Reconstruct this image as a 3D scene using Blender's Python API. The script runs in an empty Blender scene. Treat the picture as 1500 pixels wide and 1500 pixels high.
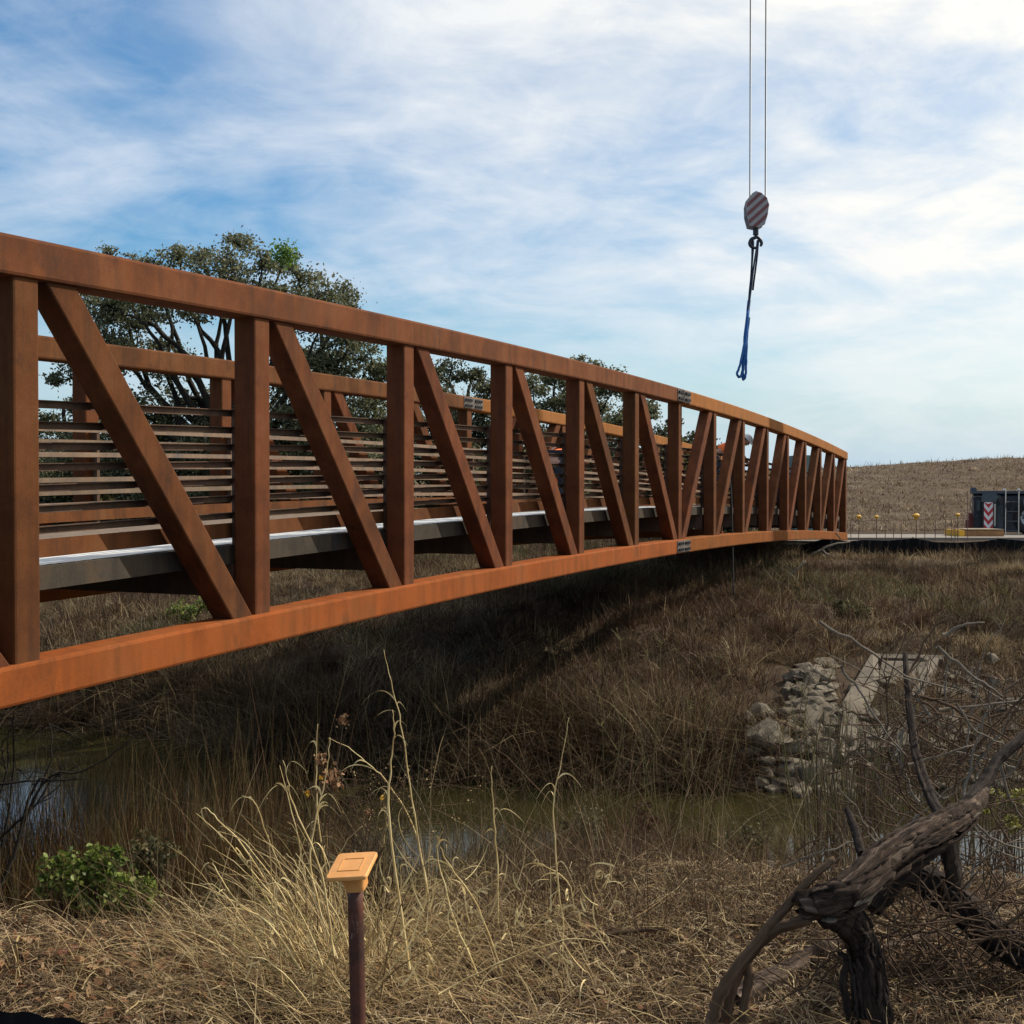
import bpy, math, random
import numpy as np
from mathutils import Vector, Matrix
R = math.radians
random.seed(7); rng = np.random.default_rng(11)
scene = bpy.context.scene
COL = scene.collection

# ------------------------------------------------------------------ camera
EYE = 1.6; FPX = 1730.0; PITCH = R(0.8264)
cd = bpy.data.cameras.new('camera'); cam = bpy.data.objects.new('camera', cd); COL.objects.link(cam)
cam.location = (0, 0, EYE); cam.rotation_euler = (R(90) - PITCH, 0, 0)
cd.sensor_fit = 'HORIZONTAL'; cd.sensor_width = 36; cd.lens = 36 * FPX / 1500; cd.clip_start = .05; cd.clip_end = 3000
scene.camera = cam
scene.render.resolution_x = scene.render.resolution_y = 1024

# ------------------------------------------------------------------ sky + sun + exposure
SUN_AZ, SUN_EL = 69.0, 43.0
w = bpy.data.worlds.new('World'); scene.world = w; w.use_nodes = True
nt = w.node_tree; nt.nodes.clear(); N = nt.nodes.new; Lk = nt.links.new
out = N('ShaderNodeOutputWorld'); bg = N('ShaderNodeBackground'); bg.inputs['Strength'].default_value = 0.11
sky = N('ShaderNodeTexSky'); sky.sky_type = 'NISHITA'; sky.sun_disc = False
sky.sun_elevation = R(SUN_EL); sky.sun_rotation = R(SUN_AZ); sky.air_density = 1.15; sky.dust_density = 0.6; sky.ozone_density = 1.6
tc = N('ShaderNodeTexCoord'); sep = N('ShaderNodeSeparateXYZ'); Lk(tc.outputs['Generated'], sep.inputs[0])
def wmath(op, a, b=None, c=None, clamp=False):
    n = N('ShaderNodeMath'); n.operation = op; n.use_clamp = clamp
    for i, v in enumerate((a, b, c)):
        if v is None: continue
        if isinstance(v, (int, float)): n.inputs[i].default_value = v
        else: Lk(v, n.inputs[i])
    return n.outputs[0]
zc = wmath('MAXIMUM', sep.outputs['Z'], 0.0); zd = wmath('ADD', zc, 0.30)
px = wmath('DIVIDE', sep.outputs['X'], zd); py = wmath('DIVIDE', sep.outputs['Y'], zd)
cmb = N('ShaderNodeCombineXYZ'); Lk(px, cmb.inputs[0]); Lk(py, cmb.inputs[1])
def wnoise(scale, rot, sc, detail, rough, dist, off=(0, 0, 0)):
    m = N('ShaderNodeMapping'); m.inputs['Rotation'].default_value = (0, 0, R(rot)); m.inputs['Scale'].default_value = sc
    m.inputs['Location'].default_value = off
    Lk(cmb.outputs[0], m.inputs[0]); n = N('ShaderNodeTexNoise'); Lk(m.outputs[0], n.inputs['Vector'])
    n.inputs['Scale'].default_value = scale; n.inputs['Detail'].default_value = detail
    n.inputs['Roughness'].default_value = rough; n.inputs['Distortion'].default_value = dist
    return n.outputs['Fac']
def wramp(v, a, b):
    m = N('ShaderNodeMapRange'); m.interpolation_type = 'SMOOTHSTEP'; Lk(v, m.inputs[0]); m.inputs[1].default_value = a; m.inputs[2].default_value = b
    return m.outputs[0]
big = wramp(wnoise(0.9, 20, (1, 1, 1), 4, .5, .5, (3.1, .4, 0)), .36, .66)
st1 = wramp(wnoise(2.2, -32, (.85, 1.2, 1), 8, .58, .6, (1.3, 2.2, 0)), .31, .70)
st2 = wramp(wnoise(7.0, -20, (.9, 1.2, 1), 8, .60, .5, (5.7, 1.2, 0)), .30, .74)
# thin high cloud, thicker towards the sun side
sd = Vector((math.sin(R(SUN_AZ)) * math.cos(R(SUN_EL)), math.cos(R(SUN_AZ)) * math.cos(R(SUN_EL)), math.sin(R(SUN_EL))))
dot = N('ShaderNodeVectorMath'); dot.operation = 'DOT_PRODUCT'; Lk(tc.outputs['Generated'], dot.inputs[0]); dot.inputs[1].default_value = sd
near_sun = wramp(dot.outputs['Value'], .1, .98)
veil = wmath('MULTIPLY', near_sun, .74)
cl = wmath('MULTIPLY', st1, .50); cl = wmath('MULTIPLY_ADD', st2, .22, cl); cl = wmath('MULTIPLY_ADD', big, .34, cl); cl = wmath('ADD', cl, veil); cl = wmath('ADD', cl, -.13)
low = wramp(sep.outputs['Z'], -.02, .20); lowk = wmath('MULTIPLY_ADD', low, .62, .38)
cl = wmath('MULTIPLY', cl, lowk, clamp=True)
ccol = N('ShaderNodeMix'); ccol.data_type = 'RGBA'; Lk(near_sun, ccol.inputs[0])
ccol.inputs[6].default_value = (6.6, 7.3, 8.3, 1); ccol.inputs[7].default_value = (10.8, 10.3, 9.1, 1)
hs = N('ShaderNodeHueSaturation'); hs.inputs['Saturation'].default_value = 1.85; hs.inputs['Value'].default_value = 1.08; Lk(sky.outputs[0], hs.inputs['Color'])
hzf = wmath('MULTIPLY', wramp(sep.outputs['Z'], .17, .0), .95)
hz_ = N('ShaderNodeMix'); hz_.data_type = 'RGBA'; Lk(hzf, hz_.inputs[0]); Lk(hs.outputs[0], hz_.inputs[6]); hz_.inputs[7].default_value = (3.9, 5.7, 7.3, 1)
mix = N('ShaderNodeMix'); mix.data_type = 'RGBA'; Lk(cl, mix.inputs[0]); Lk(hz_.outputs[2], mix.inputs[6]); Lk(ccol.outputs[2], mix.inputs[7])
Lk(mix.outputs[2], bg.inputs['Color']); Lk(bg.outputs[0], out.inputs[0])
sl = bpy.data.lights.new('sun', 'SUN'); sl.energy = 5.0; sl.angle = R(.55); sl.color = (1, .92, .79)
so = bpy.data.objects.new('sun', sl); COL.objects.link(so); so.rotation_euler = (-sd).to_track_quat('-Z', 'Y').to_euler(); so.location = (30, 10, 40)
scene.view_settings.view_transform = 'Standard'; scene.view_settings.look = 'None'
scene.view_settings.gamma = 1; scene.view_settings.use_curve_mapping = False; scene.view_settings.exposure = 0.0
scene.render.engine = 'CYCLES'

# ------------------------------------------------------------------ helpers
def tag(o, label=None, cat=None, group=None, kind=None):
    if label: o['label'] = label
    if cat: o['category'] = cat
    if group: o['group'] = group
    if kind: o['kind'] = kind
    return o
def empty(name, loc=(0, 0, 0), rz=0, **k):
    o = bpy.data.objects.new(name, None); o.empty_display_size = .2; COL.objects.link(o); o.location = loc; o.rotation_euler = (0, 0, rz)
    return tag(o, **k)
def mesh(name, V, F, mat=None, parent=None, smooth=False, uv=None):
    me = bpy.data.meshes.new(name)
    if isinstance(F, np.ndarray):
        V = np.asarray(V, dtype=np.float32); n, k = F.shape
        me.vertices.add(len(V)); me.vertices.foreach_set('co', V.ravel())
        me.loops.add(n * k); me.loops.foreach_set('vertex_index', F.astype(np.int32).ravel())
        me.polygons.add(n); me.polygons.foreach_set('loop_start', np.arange(0, n * k, k, dtype=np.int32))
        me.update(calc_edges=True)
        if uv is not None:
            l = me.attributes.new('flow', 'FLOAT_VECTOR', 'POINT'); l.data.foreach_set('vector', np.asarray(uv, np.float32).ravel())
    else:
        me.from_pydata([tuple(map(float, v)) for v in V], [], [tuple(map(int, f)) for f in F]); me.update()
    if smooth: me.polygons.foreach_set('use_smooth', np.ones(len(me.polygons), bool))
    if mat: me.materials.append(mat)
    o = bpy.data.objects.new(name, me); COL.objects.link(o)
    if parent: o.parent = parent
    return o
class MB:
    """collects vertices and faces of one mesh"""
    def __init__(s): s.V = []; s.F = []
    def add(s, V, F):
        b = len(s.V); s.V += [tuple(v) for v in V]; s.F += [tuple(i + b for i in f) for f in F]; return s
    def box(s, x0, x1, y0, y1, z0, z1):
        return s.add([(x0, y0, z0), (x1, y0, z0), (x1, y1, z0), (x0, y1, z0), (x0, y0, z1), (x1, y0, z1), (x1, y1, z1), (x0, y1, z1)],
                     [(0, 3, 2, 1), (4, 5, 6, 7), (0, 1, 5, 4), (1, 2, 6, 5), (2, 3, 7, 6), (3, 0, 4, 7)])
    def bar(s, a, b, wx, wz, side=(0, 1, 0)):
        a, b = Vector(a), Vector(b); d = (b - a).normalized(); y = Vector(side); y = (y - d * y.dot(d)).normalized(); z = d.cross(y)
        sec = rr(wx, wz, .0)
        V = [tuple(p + y * u + z * v) for p in (a, b) for u, v in sec]; n = len(sec)
        return s.add(V, [(i, (i + 1) % n, n + (i + 1) % n, n + i) for i in range(n)] + [tuple(range(n))[::-1], tuple(range(n, 2 * n))])
    def build(s, name, mat, parent=None, smooth=False): return mesh(name, s.V, s.F, mat, parent, smooth)
def rr(wu, wv, r, k=3):
    """rounded rectangle section, centred"""
    if r <= 0: return [(-wu / 2, -wv / 2), (wu / 2, -wv / 2), (wu / 2, wv / 2), (-wu / 2, wv / 2)]
    o = []
    for cx, cy, a0 in ((wu / 2 - r, -wv / 2 + r, -90), (wu / 2 - r, wv / 2 - r, 0), (-wu / 2 + r, wv / 2 - r, 90), (-wu / 2 + r, -wv / 2 + r, 180)):
        for j in range(k): a = R(a0 + 90 * j / (k - 1)); o.append((cx + r * math.cos(a), cy + r * math.sin(a)))
    return o
def sweep(frames, sec, caps=True):
    """frames: (origin, u axis, v axis)"""
    V = []; n = len(sec)
    for o, u, v in frames: V += [tuple(Vector(o) + Vector(u) * a + Vector(v) * b) for a, b in sec]
    F = []
    for k in range(len(frames) - 1):
        for i in range(n): j = (i + 1) % n; F.append((k * n + i, k * n + j, (k + 1) * n + j, (k + 1) * n + i))
    if caps: F += [tuple(range(n))[::-1], tuple((len(frames) - 1) * n + i for i in range(n))]
    return V, F
def catmull(P, sub):
    P = np.asarray(P, float)
    if len(P) < 3 or sub < 2:
        t = np.linspace(0, len(P) - 1, (len(P) - 1) * max(sub, 1) + 1)
        return np.stack([np.interp(t, range(len(P)), P[:, i]) for i in range(P.shape[1])], 1)
    Q = np.vstack([2 * P[0] - P[1], P, 2 * P[-1] - P[-2]]); o = []
    for i in range(1, len(Q) - 2):
        for t in np.linspace(0, 1, sub, endpoint=False):
            a, b, c, d = Q[i - 1], Q[i], Q[i + 1], Q[i + 2]
            o.append(.5 * (2 * b + (c - a) * t + (2 * a - 5 * b + 4 * c - d) * t * t + (3 * b - a - 3 * c + d) * t ** 3))
    o.append(P[-1]); return np.array(o)
def tube(P, rad, sides=6, sub=3, rough=0.0, wob=0.0):
    """P: list of (x,y,z); rad: radii at P -> V, F(quads), UV"""
    A = catmull(np.hstack([np.asarray(P, float), np.asarray(rad, float)[:, None]]), sub)
    C = A[:, :3]; r = np.maximum(A[:, 3], 1e-4); n = len(C)
    if wob: C = C + rng.normal(0, wob, C.shape) * (np.linspace(0, 1, n) > 0)[:, None]
    T = np.gradient(C, axis=0); T /= np.linalg.norm(T, axis=1)[:, None] + 1e-9
    up = np.array([0.31, .17, .93]); 
    if abs(T[0] @ up) > .9: up = np.array([.9, .3, .1])
    U = np.empty_like(C); u = up - T[0] * (up @ T[0])
    for i in range(n):
        u = u - T[i] * (u @ T[i]); u /= np.linalg.norm(u) + 1e-9; U[i] = u
    W = np.cross(T, U); a = np.arange(sides) * 2 * math.pi / sides
    rr_ = r[:, None] * np.ones(sides)
    if rough:
        ridge = rng.normal(0, rough * .55, sides)[None, :] + rng.normal(0, rough * .35, (n, sides)); 
        for k in range(1, n): ridge[k] = ridge[k - 1] * .80 + ridge[k] * .25
        rr_ = rr_ * (1 + ridge * 1.5)
    V = C[:, None, :] + rr_[..., None] * (np.cos(a)[None, :, None] * U[:, None, :] + np.sin(a)[None, :, None] * W[:, None, :])
    L = np.concatenate([[0], np.cumsum(np.linalg.norm(np.diff(C, axis=0), axis=1))])
    UV = np.stack([np.repeat(L, sides), np.tile(np.cos(a), n) * np.repeat(r, sides), np.tile(np.sin(a), n) * np.repeat(r, sides)], 1)
    i = np.arange(n - 1)[:, None] * sides; j = np.arange(sides)[None, :]; k = (j + 1) % sides
    F = np.stack([i + j, i + k, i + sides + k, i + sides + j], -1).reshape(-1, 4)
    V = V.reshape(-1, 3)
    # end caps as quads fans to a centre
    for base, cen in ((0, C[0]), ((n - 1) * sides, C[-1])):
        ci = len(V); V = np.vstack([V, cen]); UV = np.vstack([UV, [UV[base][0], 0, 0]])
        cap = [(base + q, ci, ci, base + (q + 1) % sides) for q in range(sides)]
        cap = [(base + q, base + (q + 1) % sides, base + (q + 2) % sides, ci) for q in range(0, sides - 1, 2)]
        F = np.vstack([F, np.array(cap)])
    return V, F, UV
def joined(parts):
    V = []; F = []; U = []; b = 0
    for v, f, u in parts: V.append(v); F.append(f + b); U.append(u); b += len(v)
    return np.vstack(V), np.vstack(F), np.vstack(U)
def tube_obj(name, parts, mat, parent=None, smooth=True):
    V, F, U = joined(parts); return mesh(name, V, F, mat, parent, smooth, U)
def pt(x, y, Y):
    """world point seen at photo pixel (x,y) at distance Y in front"""
    u = (x - 750) / FPX; v = (750 - y) / FPX; dy = math.cos(PITCH) + v * math.sin(PITCH); dz = -math.sin(PITCH) + v * math.cos(PITCH)
    return np.array([u * Y / dy, Y, EYE + dz * Y / dy])
# value noise
_H = rng.random((256, 256))
def vn(x, y):
    xi = np.floor(x).astype(int); yi = np.floor(y).astype(int); fx = x - xi; fy = y - yi
    fx = fx * fx * (3 - 2 * fx); fy = fy * fy * (3 - 2 * fy); g = lambda a, b: _H[a & 255, b & 255]
    return (g(xi, yi) * (1 - fx) + g(xi + 1, yi) * fx) * (1 - fy) + (g(xi, yi + 1) * (1 - fx) + g(xi + 1, yi + 1) * fx) * fy
def fbm(x, y, o=4):
    s = 0; a = .5
    for k in range(o): s = s + a * (vn(x * 2 ** k + 17 * k, y * 2 ** k + 5 * k) - .5); a *= .5
    return s

# ------------------------------------------------------------------ materials
def mat(name, build):
    m = bpy.data.materials.new(name); m.use_nodes = True; t = m.node_tree; t.nodes.clear()
    o = t.nodes.new('ShaderNodeOutputMaterial'); b = build(t, o)
    if b: t.links.new(b, o.inputs['Surface'])
    return m
def nz(t, scale, detail=5, rough=.6, vec=None, sc=None, kind='Object'):
    n = t.nodes.new('ShaderNodeTexNoise'); n.inputs['Scale'].default_value = scale; n.inputs['Detail'].default_value = detail; n.inputs['Roughness'].default_value = rough
    if kind == 'flow': c = t.nodes.new('ShaderNodeAttribute'); c.attribute_name = 'flow'; src = c.outputs['Vector']
    else: c = t.nodes.new('ShaderNodeTexCoord'); src = vec or c.outputs[kind]
    if sc: mp = t.nodes.new('ShaderNodeMapping'); mp.inputs['Scale'].default_value = sc; t.links.new(src, mp.inputs[0]); src = mp.outputs[0]
    t.links.new(src, n.inputs['Vector']); return n.outputs['Fac']
def ramp(t, v, stops):
    r = t.nodes.new('ShaderNodeValToRGB'); t.links.new(v, r.inputs[0]); e = r.color_ramp.elements
    while len(e) < len(stops): e.new(.5)
    for q, (p, c) in zip(e, stops): q.position = p; q.color = (*c, 1)
    return r.outputs[0]
def mixc(t, f, a, b, mode='MIX'):
    m = t.nodes.new('ShaderNodeMix'); m.data_type = 'RGBA'; m.blend_type = mode
    for i, v in ((0, f), (6, a), (7, b)):
        if isinstance(v, (int, float)): m.inputs[i].default_value = v
        elif isinstance(v, tuple): m.inputs[i].default_value = (*v, 1)
        else: t.links.new(v, m.inputs[i])
    return m.outputs[2]
def prin(t, col, rough=.8, metal=0, bump=None, bs=.3, bd=.01, spec=.5):
    p = t.nodes.new('ShaderNodeBsdfPrincipled')
    if isinstance(col, tuple): p.inputs['Base Color'].default_value = (*col, 1)
    else: t.links.new(col, p.inputs['Base Color'])
    if isinstance(rough, (int, float)): p.inputs['Roughness'].default_value = rough
    else: t.links.new(rough, p.inputs['Roughness'])
    p.inputs['Metallic'].default_value = metal; p.inputs['Specular IOR Level'].default_value = spec
    if bump is not None:
        b = t.nodes.new('ShaderNodeBump'); b.inputs['Strength'].default_value = bs; b.inputs['Distance'].default_value = bd
        t.links.new(bump, b.inputs['Height']); t.links.new(b.outputs[0], p.inputs['Normal'])
    return p.outputs[0]
def steel(name, c0, c1, c2):
    """weathering steel: blotches, drip streaks, grain"""
    def f(t, o):
        ob = t.nodes.new('ShaderNodeObjectInfo')
        a = nz(t, 1.6, 9, .7); s = nz(t, 5, 6, .65, sc=(1.5, 1.5, .18)); g = nz(t, 70, 5, .7)
        c = ramp(t, a, [(.3, c0), (.5, c1), (.72, c2)])
        st = nz(t, 2.2, 7, .7, sc=(1.3, 1.3, .6)); c = mixc(t, ramp(t, st, [(.56, (0, 0, 0)), (.70, (.75,) * 3)]), c, (c0[0] * .55, c0[1] * .85, c0[2] * 1.5)); c = mixc(t, ramp(t, s, [(.44, (0, 0, 0)), (.68, (.6,) * 3)]), c, tuple(x * .72 for x in (c0[0] * .9, c0[1] * 1.2, c0[2] * 1.6)))
        c = mixc(t, .35, c, ramp(t, g, [(.3, (.3, .3, .3)), (.75, (1, 1, 1))]), 'MULTIPLY')
        hv = t.nodes.new('ShaderNodeHueSaturation'); t.links.new(c, hv.inputs['Color'])
        mr = t.nodes.new('ShaderNodeMapRange'); t.links.new(ob.outputs['Random'], mr.inputs[0]); mr.inputs[3].default_value = .88; mr.inputs[4].default_value = 1.12
        t.links.new(mr.outputs[0], hv.inputs['Value'])
        mr2 = t.nodes.new('ShaderNodeMapRange'); t.links.new(ob.outputs['Random'], mr2.inputs[0]); mr2.inputs[3].default_value = .505; mr2.inputs[4].default_value = .495
        t.links.new(mr2.outputs[0], hv.inputs['Hue'])
        return prin(t, hv.outputs[0], .85, 0, g, .25, .004, .12)
    return mat(name, f)
M = {}
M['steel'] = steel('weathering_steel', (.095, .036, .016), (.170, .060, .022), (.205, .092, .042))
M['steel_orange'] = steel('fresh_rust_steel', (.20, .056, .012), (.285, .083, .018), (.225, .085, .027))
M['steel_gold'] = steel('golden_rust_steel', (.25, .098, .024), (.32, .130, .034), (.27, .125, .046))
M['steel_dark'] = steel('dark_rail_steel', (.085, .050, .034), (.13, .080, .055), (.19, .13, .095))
M['rail_far'] = steel('sunlit_rail_steel', (.17, .12, .085), (.24, .17, .12), (.30, .22, .16))  # paler copy of the rail steel: sunlight on the far rails put into the colour
M['steel_post'] = steel('red_brown_post_steel', (.078, .027, .012), (.150, .050, .018), (.185, .075, .033))
M['steel_grey'] = steel('mill_scale_steel', (.045, .036, .028), (.078, .062, .047), (.12, .075, .045))
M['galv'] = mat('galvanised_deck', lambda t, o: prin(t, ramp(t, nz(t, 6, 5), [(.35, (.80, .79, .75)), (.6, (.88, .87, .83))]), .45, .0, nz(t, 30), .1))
M['splice'] = mat('primed_splice_plate', lambda t, o: prin(t, ramp(t, nz(t, 5, 4), [(.35, (.075, .06, .052)), (.6, (.11, .10, .09)), (.75, (.16, .08, .045))]), .7))
M['bolt'] = mat('dark_bolt_steel', lambda t, o: prin(t, (.03, .028, .03), .5, .5))
def simple(name, c, rough=.7, metal=0, var=.15, sc=8, bs=.15, spec=.5):
    return mat(name, lambda t, o: prin(t, ramp(t, nz(t, sc, 5), [(.3, tuple(x * (1 - var) for x in c)), (.7, tuple(min(1, x * (1 + var)) for x in c))]), rough, metal, nz(t, sc * 6), bs, .005, spec))
M['black_fabric'] = simple('black_silt_fabric', (.007, .007, .008), .95, bs=.3, spec=.08)
M['wood_stake'] = simple('weathered_stake', (.22, .17, .11), .9)
M['concrete'] = simple('weathered_concrete', (.115, .095, .070), .95, var=.5, sc=2.2, bs=.8)
M['path'] = simple('pale_path', (.21, .185, .155), .95, var=.12, sc=2)
M['rope'] = simple('black_rope', (.02, .02, .02), .8)
M['cable'] = simple('steel_cable', (.12, .13, .14), .5, .4)
M['blue_sling'] = simple('blue_sling', (.012, .10, .32), .8, sc=20)
M['navy_sling'] = simple('dark_blue_sling', (.018, .03, .055), .8, sc=20)
M['dark_metal'] = simple('dark_machine_metal', (.020, .024, .032), .45, .2)
M['slate_metal'] = simple('slate_machine_metal', (.06, .075, .09), .5, .2)
M['ladder'] = simple('grey_ladder', (.10, .11, .12), .5, .3)
M['white_paint'] = simple('white_paint', (.72, .72, .70), .5, var=.06)
M['red_paint'] = simple('red_paint', (.45, .02, .03), .5, var=.1)
M['rim'] = simple('pale_rim', (.42, .45, .46), .45, .2)
M['tyre'] = simple('tyre_rubber', (.015, .015, .016), .85)
M['yellow'] = simple('yellow_plastic', (.72, .38, .02), .5, var=.1)
M['mat_wood'] = simple('mat_timber', (.30, .15, .06), .85, var=.3)
M['cap'] = mat('orange_cap_plastic', lambda t, o: prin(t, mixc(t, ramp(t, nz(t, 45, 8, .75), [(.56, (0,) * 3), (.7, (.65,) * 3)]), ramp(t, nz(t, 14, 4), [(.3, (.60, .26, .07)), (.7, (.76, .37, .12))]), (.33, .20, .11)), .5, 0, nz(t, 120), .08, .002))
M['pipe'] = mat('rusty_painted_stake', lambda t, o: prin(t, mixc(t, ramp(t, nz(t, 34, 6, .7, sc=(1, 1, .3)), [(.60, (0,) * 3), (.68, (1,) * 3)]), ramp(t, nz(t, 16, 5), [(.35, (.032, .010, .006)), (.65, (.10, .028, .014))]), (.20, .13, .10)), .7, 0, nz(t, 60), .5, .003))
M['block_grey'] = simple('hook_block_grey', (.30, .28, .28), .55, .1)
M['block_red'] = simple('hook_block_red', (.17, .055, .055), .6)
M['stone'] = mat('bank_stone', lambda t, o: prin(t, mixc(t, .7, ramp(t, nz(t, 3.5, 8, .7), [(.3, (.050, .040, .028)), (.5, (.160, .130, .090)), (.72, (.33, .28, .20))]), ramp(t, nz(t, 22, 5), [(.3, (.5,) * 3), (.7, (1,) * 3)]), 'MULTIPLY'), .92, 0, nz(t, 14, 8, .7), .7, .03))
M['orange_vest'] = simple('orange_vest', (.95, .17, .03), .8, var=.1)
M['vest_band'] = simple('silver_band', (.55, .5, .45), .5)
M['navy'] = simple('navy_trousers', (.018, .028, .045), .85)
M['skin'] = simple('skin', (.42, .22, .15), .55, var=.06)
M['maroon'] = simple('brown_shirt', (.11, .05, .035), .85)
M['boot'] = simple('work_boot', (.09, .05, .025), .7)
M['hair'] = simple('dark_hair', (.02, .013, .01), .8)
M['teal'] = simple('faded_green_sheet', (.11, .17, .16), .6)
M['crate_red'] = simple('dull_red_steel', (.20, .035, .025), .6)
def veg(name, stops, trans=.35, rough=.75, big=None, islands=True):
    def f(t, o):
        if islands: g = t.nodes.new('ShaderNodeNewGeometry'); v = g.outputs['Random Per Island']
        else: v = nz(t, 9)
        c = ramp(t, v, stops)
        if big: c = mixc(t, ramp(t, nz(t, big[0], 4), [(big[1], (0,) * 3), (big[1] + .15, (1,) * 3)]), c, big[2], 'MULTIPLY')
        p = prin(t, c, rough, 0, spec=.25); tr = t.nodes.new('ShaderNodeBsdfTranslucent'); t.links.new(c, tr.inputs[0])
        m = t.nodes.new('ShaderNodeMixShader'); m.inputs[0].default_value = trans; t.links.new(p, m.inputs[1]); t.links.new(tr.outputs[0], m.inputs[2]); return m.outputs[0]
    return mat(name, f)
M['straw'] = veg('straw', [(0, (.13, .078, .034)), (.35, (.29, .19, .085)), (.7, (.47, .345, .165)), (1, (.66, .53, .30))], .3)
M['straw_green'] = veg('green_straw', [(0, (.11, .095, .03)), (.4, (.22, .185, .065)), (.8, (.36, .29, .12)), (1, (.45, .36, .17))], .3)
M['litter'] = veg('dry_litter', [(0, (.040, .022, .012)), (.32, (.16, .10, .053)), (.68, (.35, .245, .14)), (1, (.60, .47, .30))], .2, big=(1.6, .47, (.42, .36, .32)))
M['bank_tan'] = veg('dry_bank_grass', [(0, (.040, .026, .014)), (.45, (.115, .076, .042)), (.8, (.24, .17, .095)), (1, (.40, .31, .18))], .3, big=(.45, .45, (.45, .40, .36)))
M['straw_bank'] = veg('pale_bank_straw', [(0, (.12, .08, .042)), (.5, (.26, .19, .105)), (1, (.46, .36, .21))], .3)
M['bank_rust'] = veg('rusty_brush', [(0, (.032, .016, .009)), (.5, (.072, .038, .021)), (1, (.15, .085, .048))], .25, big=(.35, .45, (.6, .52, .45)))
M['bank_green'] = veg('grey_green_brush', [(0, (.04, .042, .016)), (.5, (.085, .082, .035)), (1, (.15, .135, .07))], .3)
M['reed'] = veg('rusty_reed', [(0, (.045, .022, .010)), (.45, (.11, .055, .024)), (.8, (.10, .085, .030)), (1, (.22, .15, .07))], .3)
M['reed_pale'] = veg('pale_reed', [(0, (.09, .06, .035)), (.5, (.17, .12, .07)), (.85, (.13, .13, .06)), (1, (.30, .24, .15))], .25)
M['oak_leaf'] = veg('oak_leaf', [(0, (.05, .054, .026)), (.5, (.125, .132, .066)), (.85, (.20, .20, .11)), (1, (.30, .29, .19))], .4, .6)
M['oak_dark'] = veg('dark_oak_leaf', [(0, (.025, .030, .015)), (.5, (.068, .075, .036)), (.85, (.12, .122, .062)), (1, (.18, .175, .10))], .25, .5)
M['oak_bright'] = veg('young_leaf', [(0, (.05, .09, .015)), (.5, (.10, .19, .03)), (1, (.17, .27, .06))], .45, .5)
M['green_leaf'] = veg('fresh_green_leaf', [(0, (.04, .065, .014)), (.4, (.12, .17, .03)), (.75, (.22, .28, .06)), (.93, (.34, .34, .10)), (1, (.30, .19, .07))], .4, .45)
M['dull_leaf'] = veg('dull_leaf', [(0, (.035, .034, .014)), (.5, (.08, .075, .03)), (1, (.16, .13, .06))], .3, .6)
M['yellow_leaf'] = veg('yellow_green_leaf', [(0, (.14, .14, .03)), (.5, (.28, .27, .06)), (1, (.45, .42, .12))], .35, .6)
M['dead_leaf'] = veg('dead_leaf', [(0, (.10, .04, .02)), (.5, (.24, .12, .055)), (.85, (.30, .19, .10)), (1, (.40, .30, .18))], .2)
M['fennel'] = veg('fennel_stalk', [(0, (.06, .055, .02)), (.5, (.13, .11, .04)), (1, (.24, .17, .07))], .1)
def bark(name, c0, c1, c2, sc=1.0):
    def f(t, o):
        a = nz(t, 22 * sc, 10, .75, sc=(.45, 1.3, 1.3), kind='flow'); a2 = nz(t, 30 * sc, 9, .72, sc=(.10, 1.5, 1.5), kind='flow'); b = nz(t, 7, 5)
        mm = t.nodes.new('ShaderNodeMath'); mm.operation = 'MULTIPLY_ADD'; t.links.new(a2, mm.inputs[0]); mm.inputs[1].default_value = .7; ml = t.nodes.new('ShaderNodeMath'); ml.operation = 'MULTIPLY'; t.links.new(a, ml.inputs[0]); ml.inputs[1].default_value = .3; t.links.new(ml.outputs[0], mm.inputs[2]); a = mm.outputs[0]
        c = ramp(t, a, [(.40, c0), (.5, c1), (.62, c2)]); c = mixc(t, .5, c, ramp(t, b, [(.3, (.45,) * 3), (.7, (1,) * 3)]), 'MULTIPLY')
        return prin(t, c, .9, 0, a, 1.0, .035, .2)
    return mat(name, f)
M['bark'] = bark('oak_bark', (.012, .010, .008), (.03, .024, .018), (.06, .05, .04))
M['dead_wood'] = bark('dead_wood', (.010, .006, .004), (.075, .048, .034), (.27, .20, .15))
M['dead_dark'] = bark('charred_dead_wood', (.010, .007, .006), (.038, .026, .021), (.10, .075, .06))
M['grey_twig'] = bark('bleached_twig', (.10, .08, .06), (.24, .20, .155), (.42, .37, .30), .6)
M['brown_twig'] = bark('brown_twig', (.05, .03, .02), (.12, .075, .045), (.22, .14, .09), .6)
def ground_m(t, o):
    g = t.nodes.new('ShaderNodeNewGeometry'); P = g.outputs['Position']
    a = nz(t, .35, 6, .6, P); b = nz(t, 3.0, 8, .7, P); c = nz(t, 28, 6, .75, P)
    base = ramp(t, b, [(.3, (.030, .019, .012)), (.5, (.075, .048, .030)), (.7, (.14, .096, .062))])
    base = mixc(t, ramp(t, a, [(.42, (0,) * 3), (.6, (.8,) * 3)]), base, ramp(t, b, [(.3, (.030, .022, .013)), (.7, (.08, .062, .036))]))
    base = mixc(t, .6, base, ramp(t, c, [(.3, (.4,) * 3), (.68, (1,) * 3)]), 'MULTIPLY')
    return prin(t, base, .97, 0, c, .9, .03, .15)
M['ground'] = mat('dry_ground', ground_m)
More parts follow.
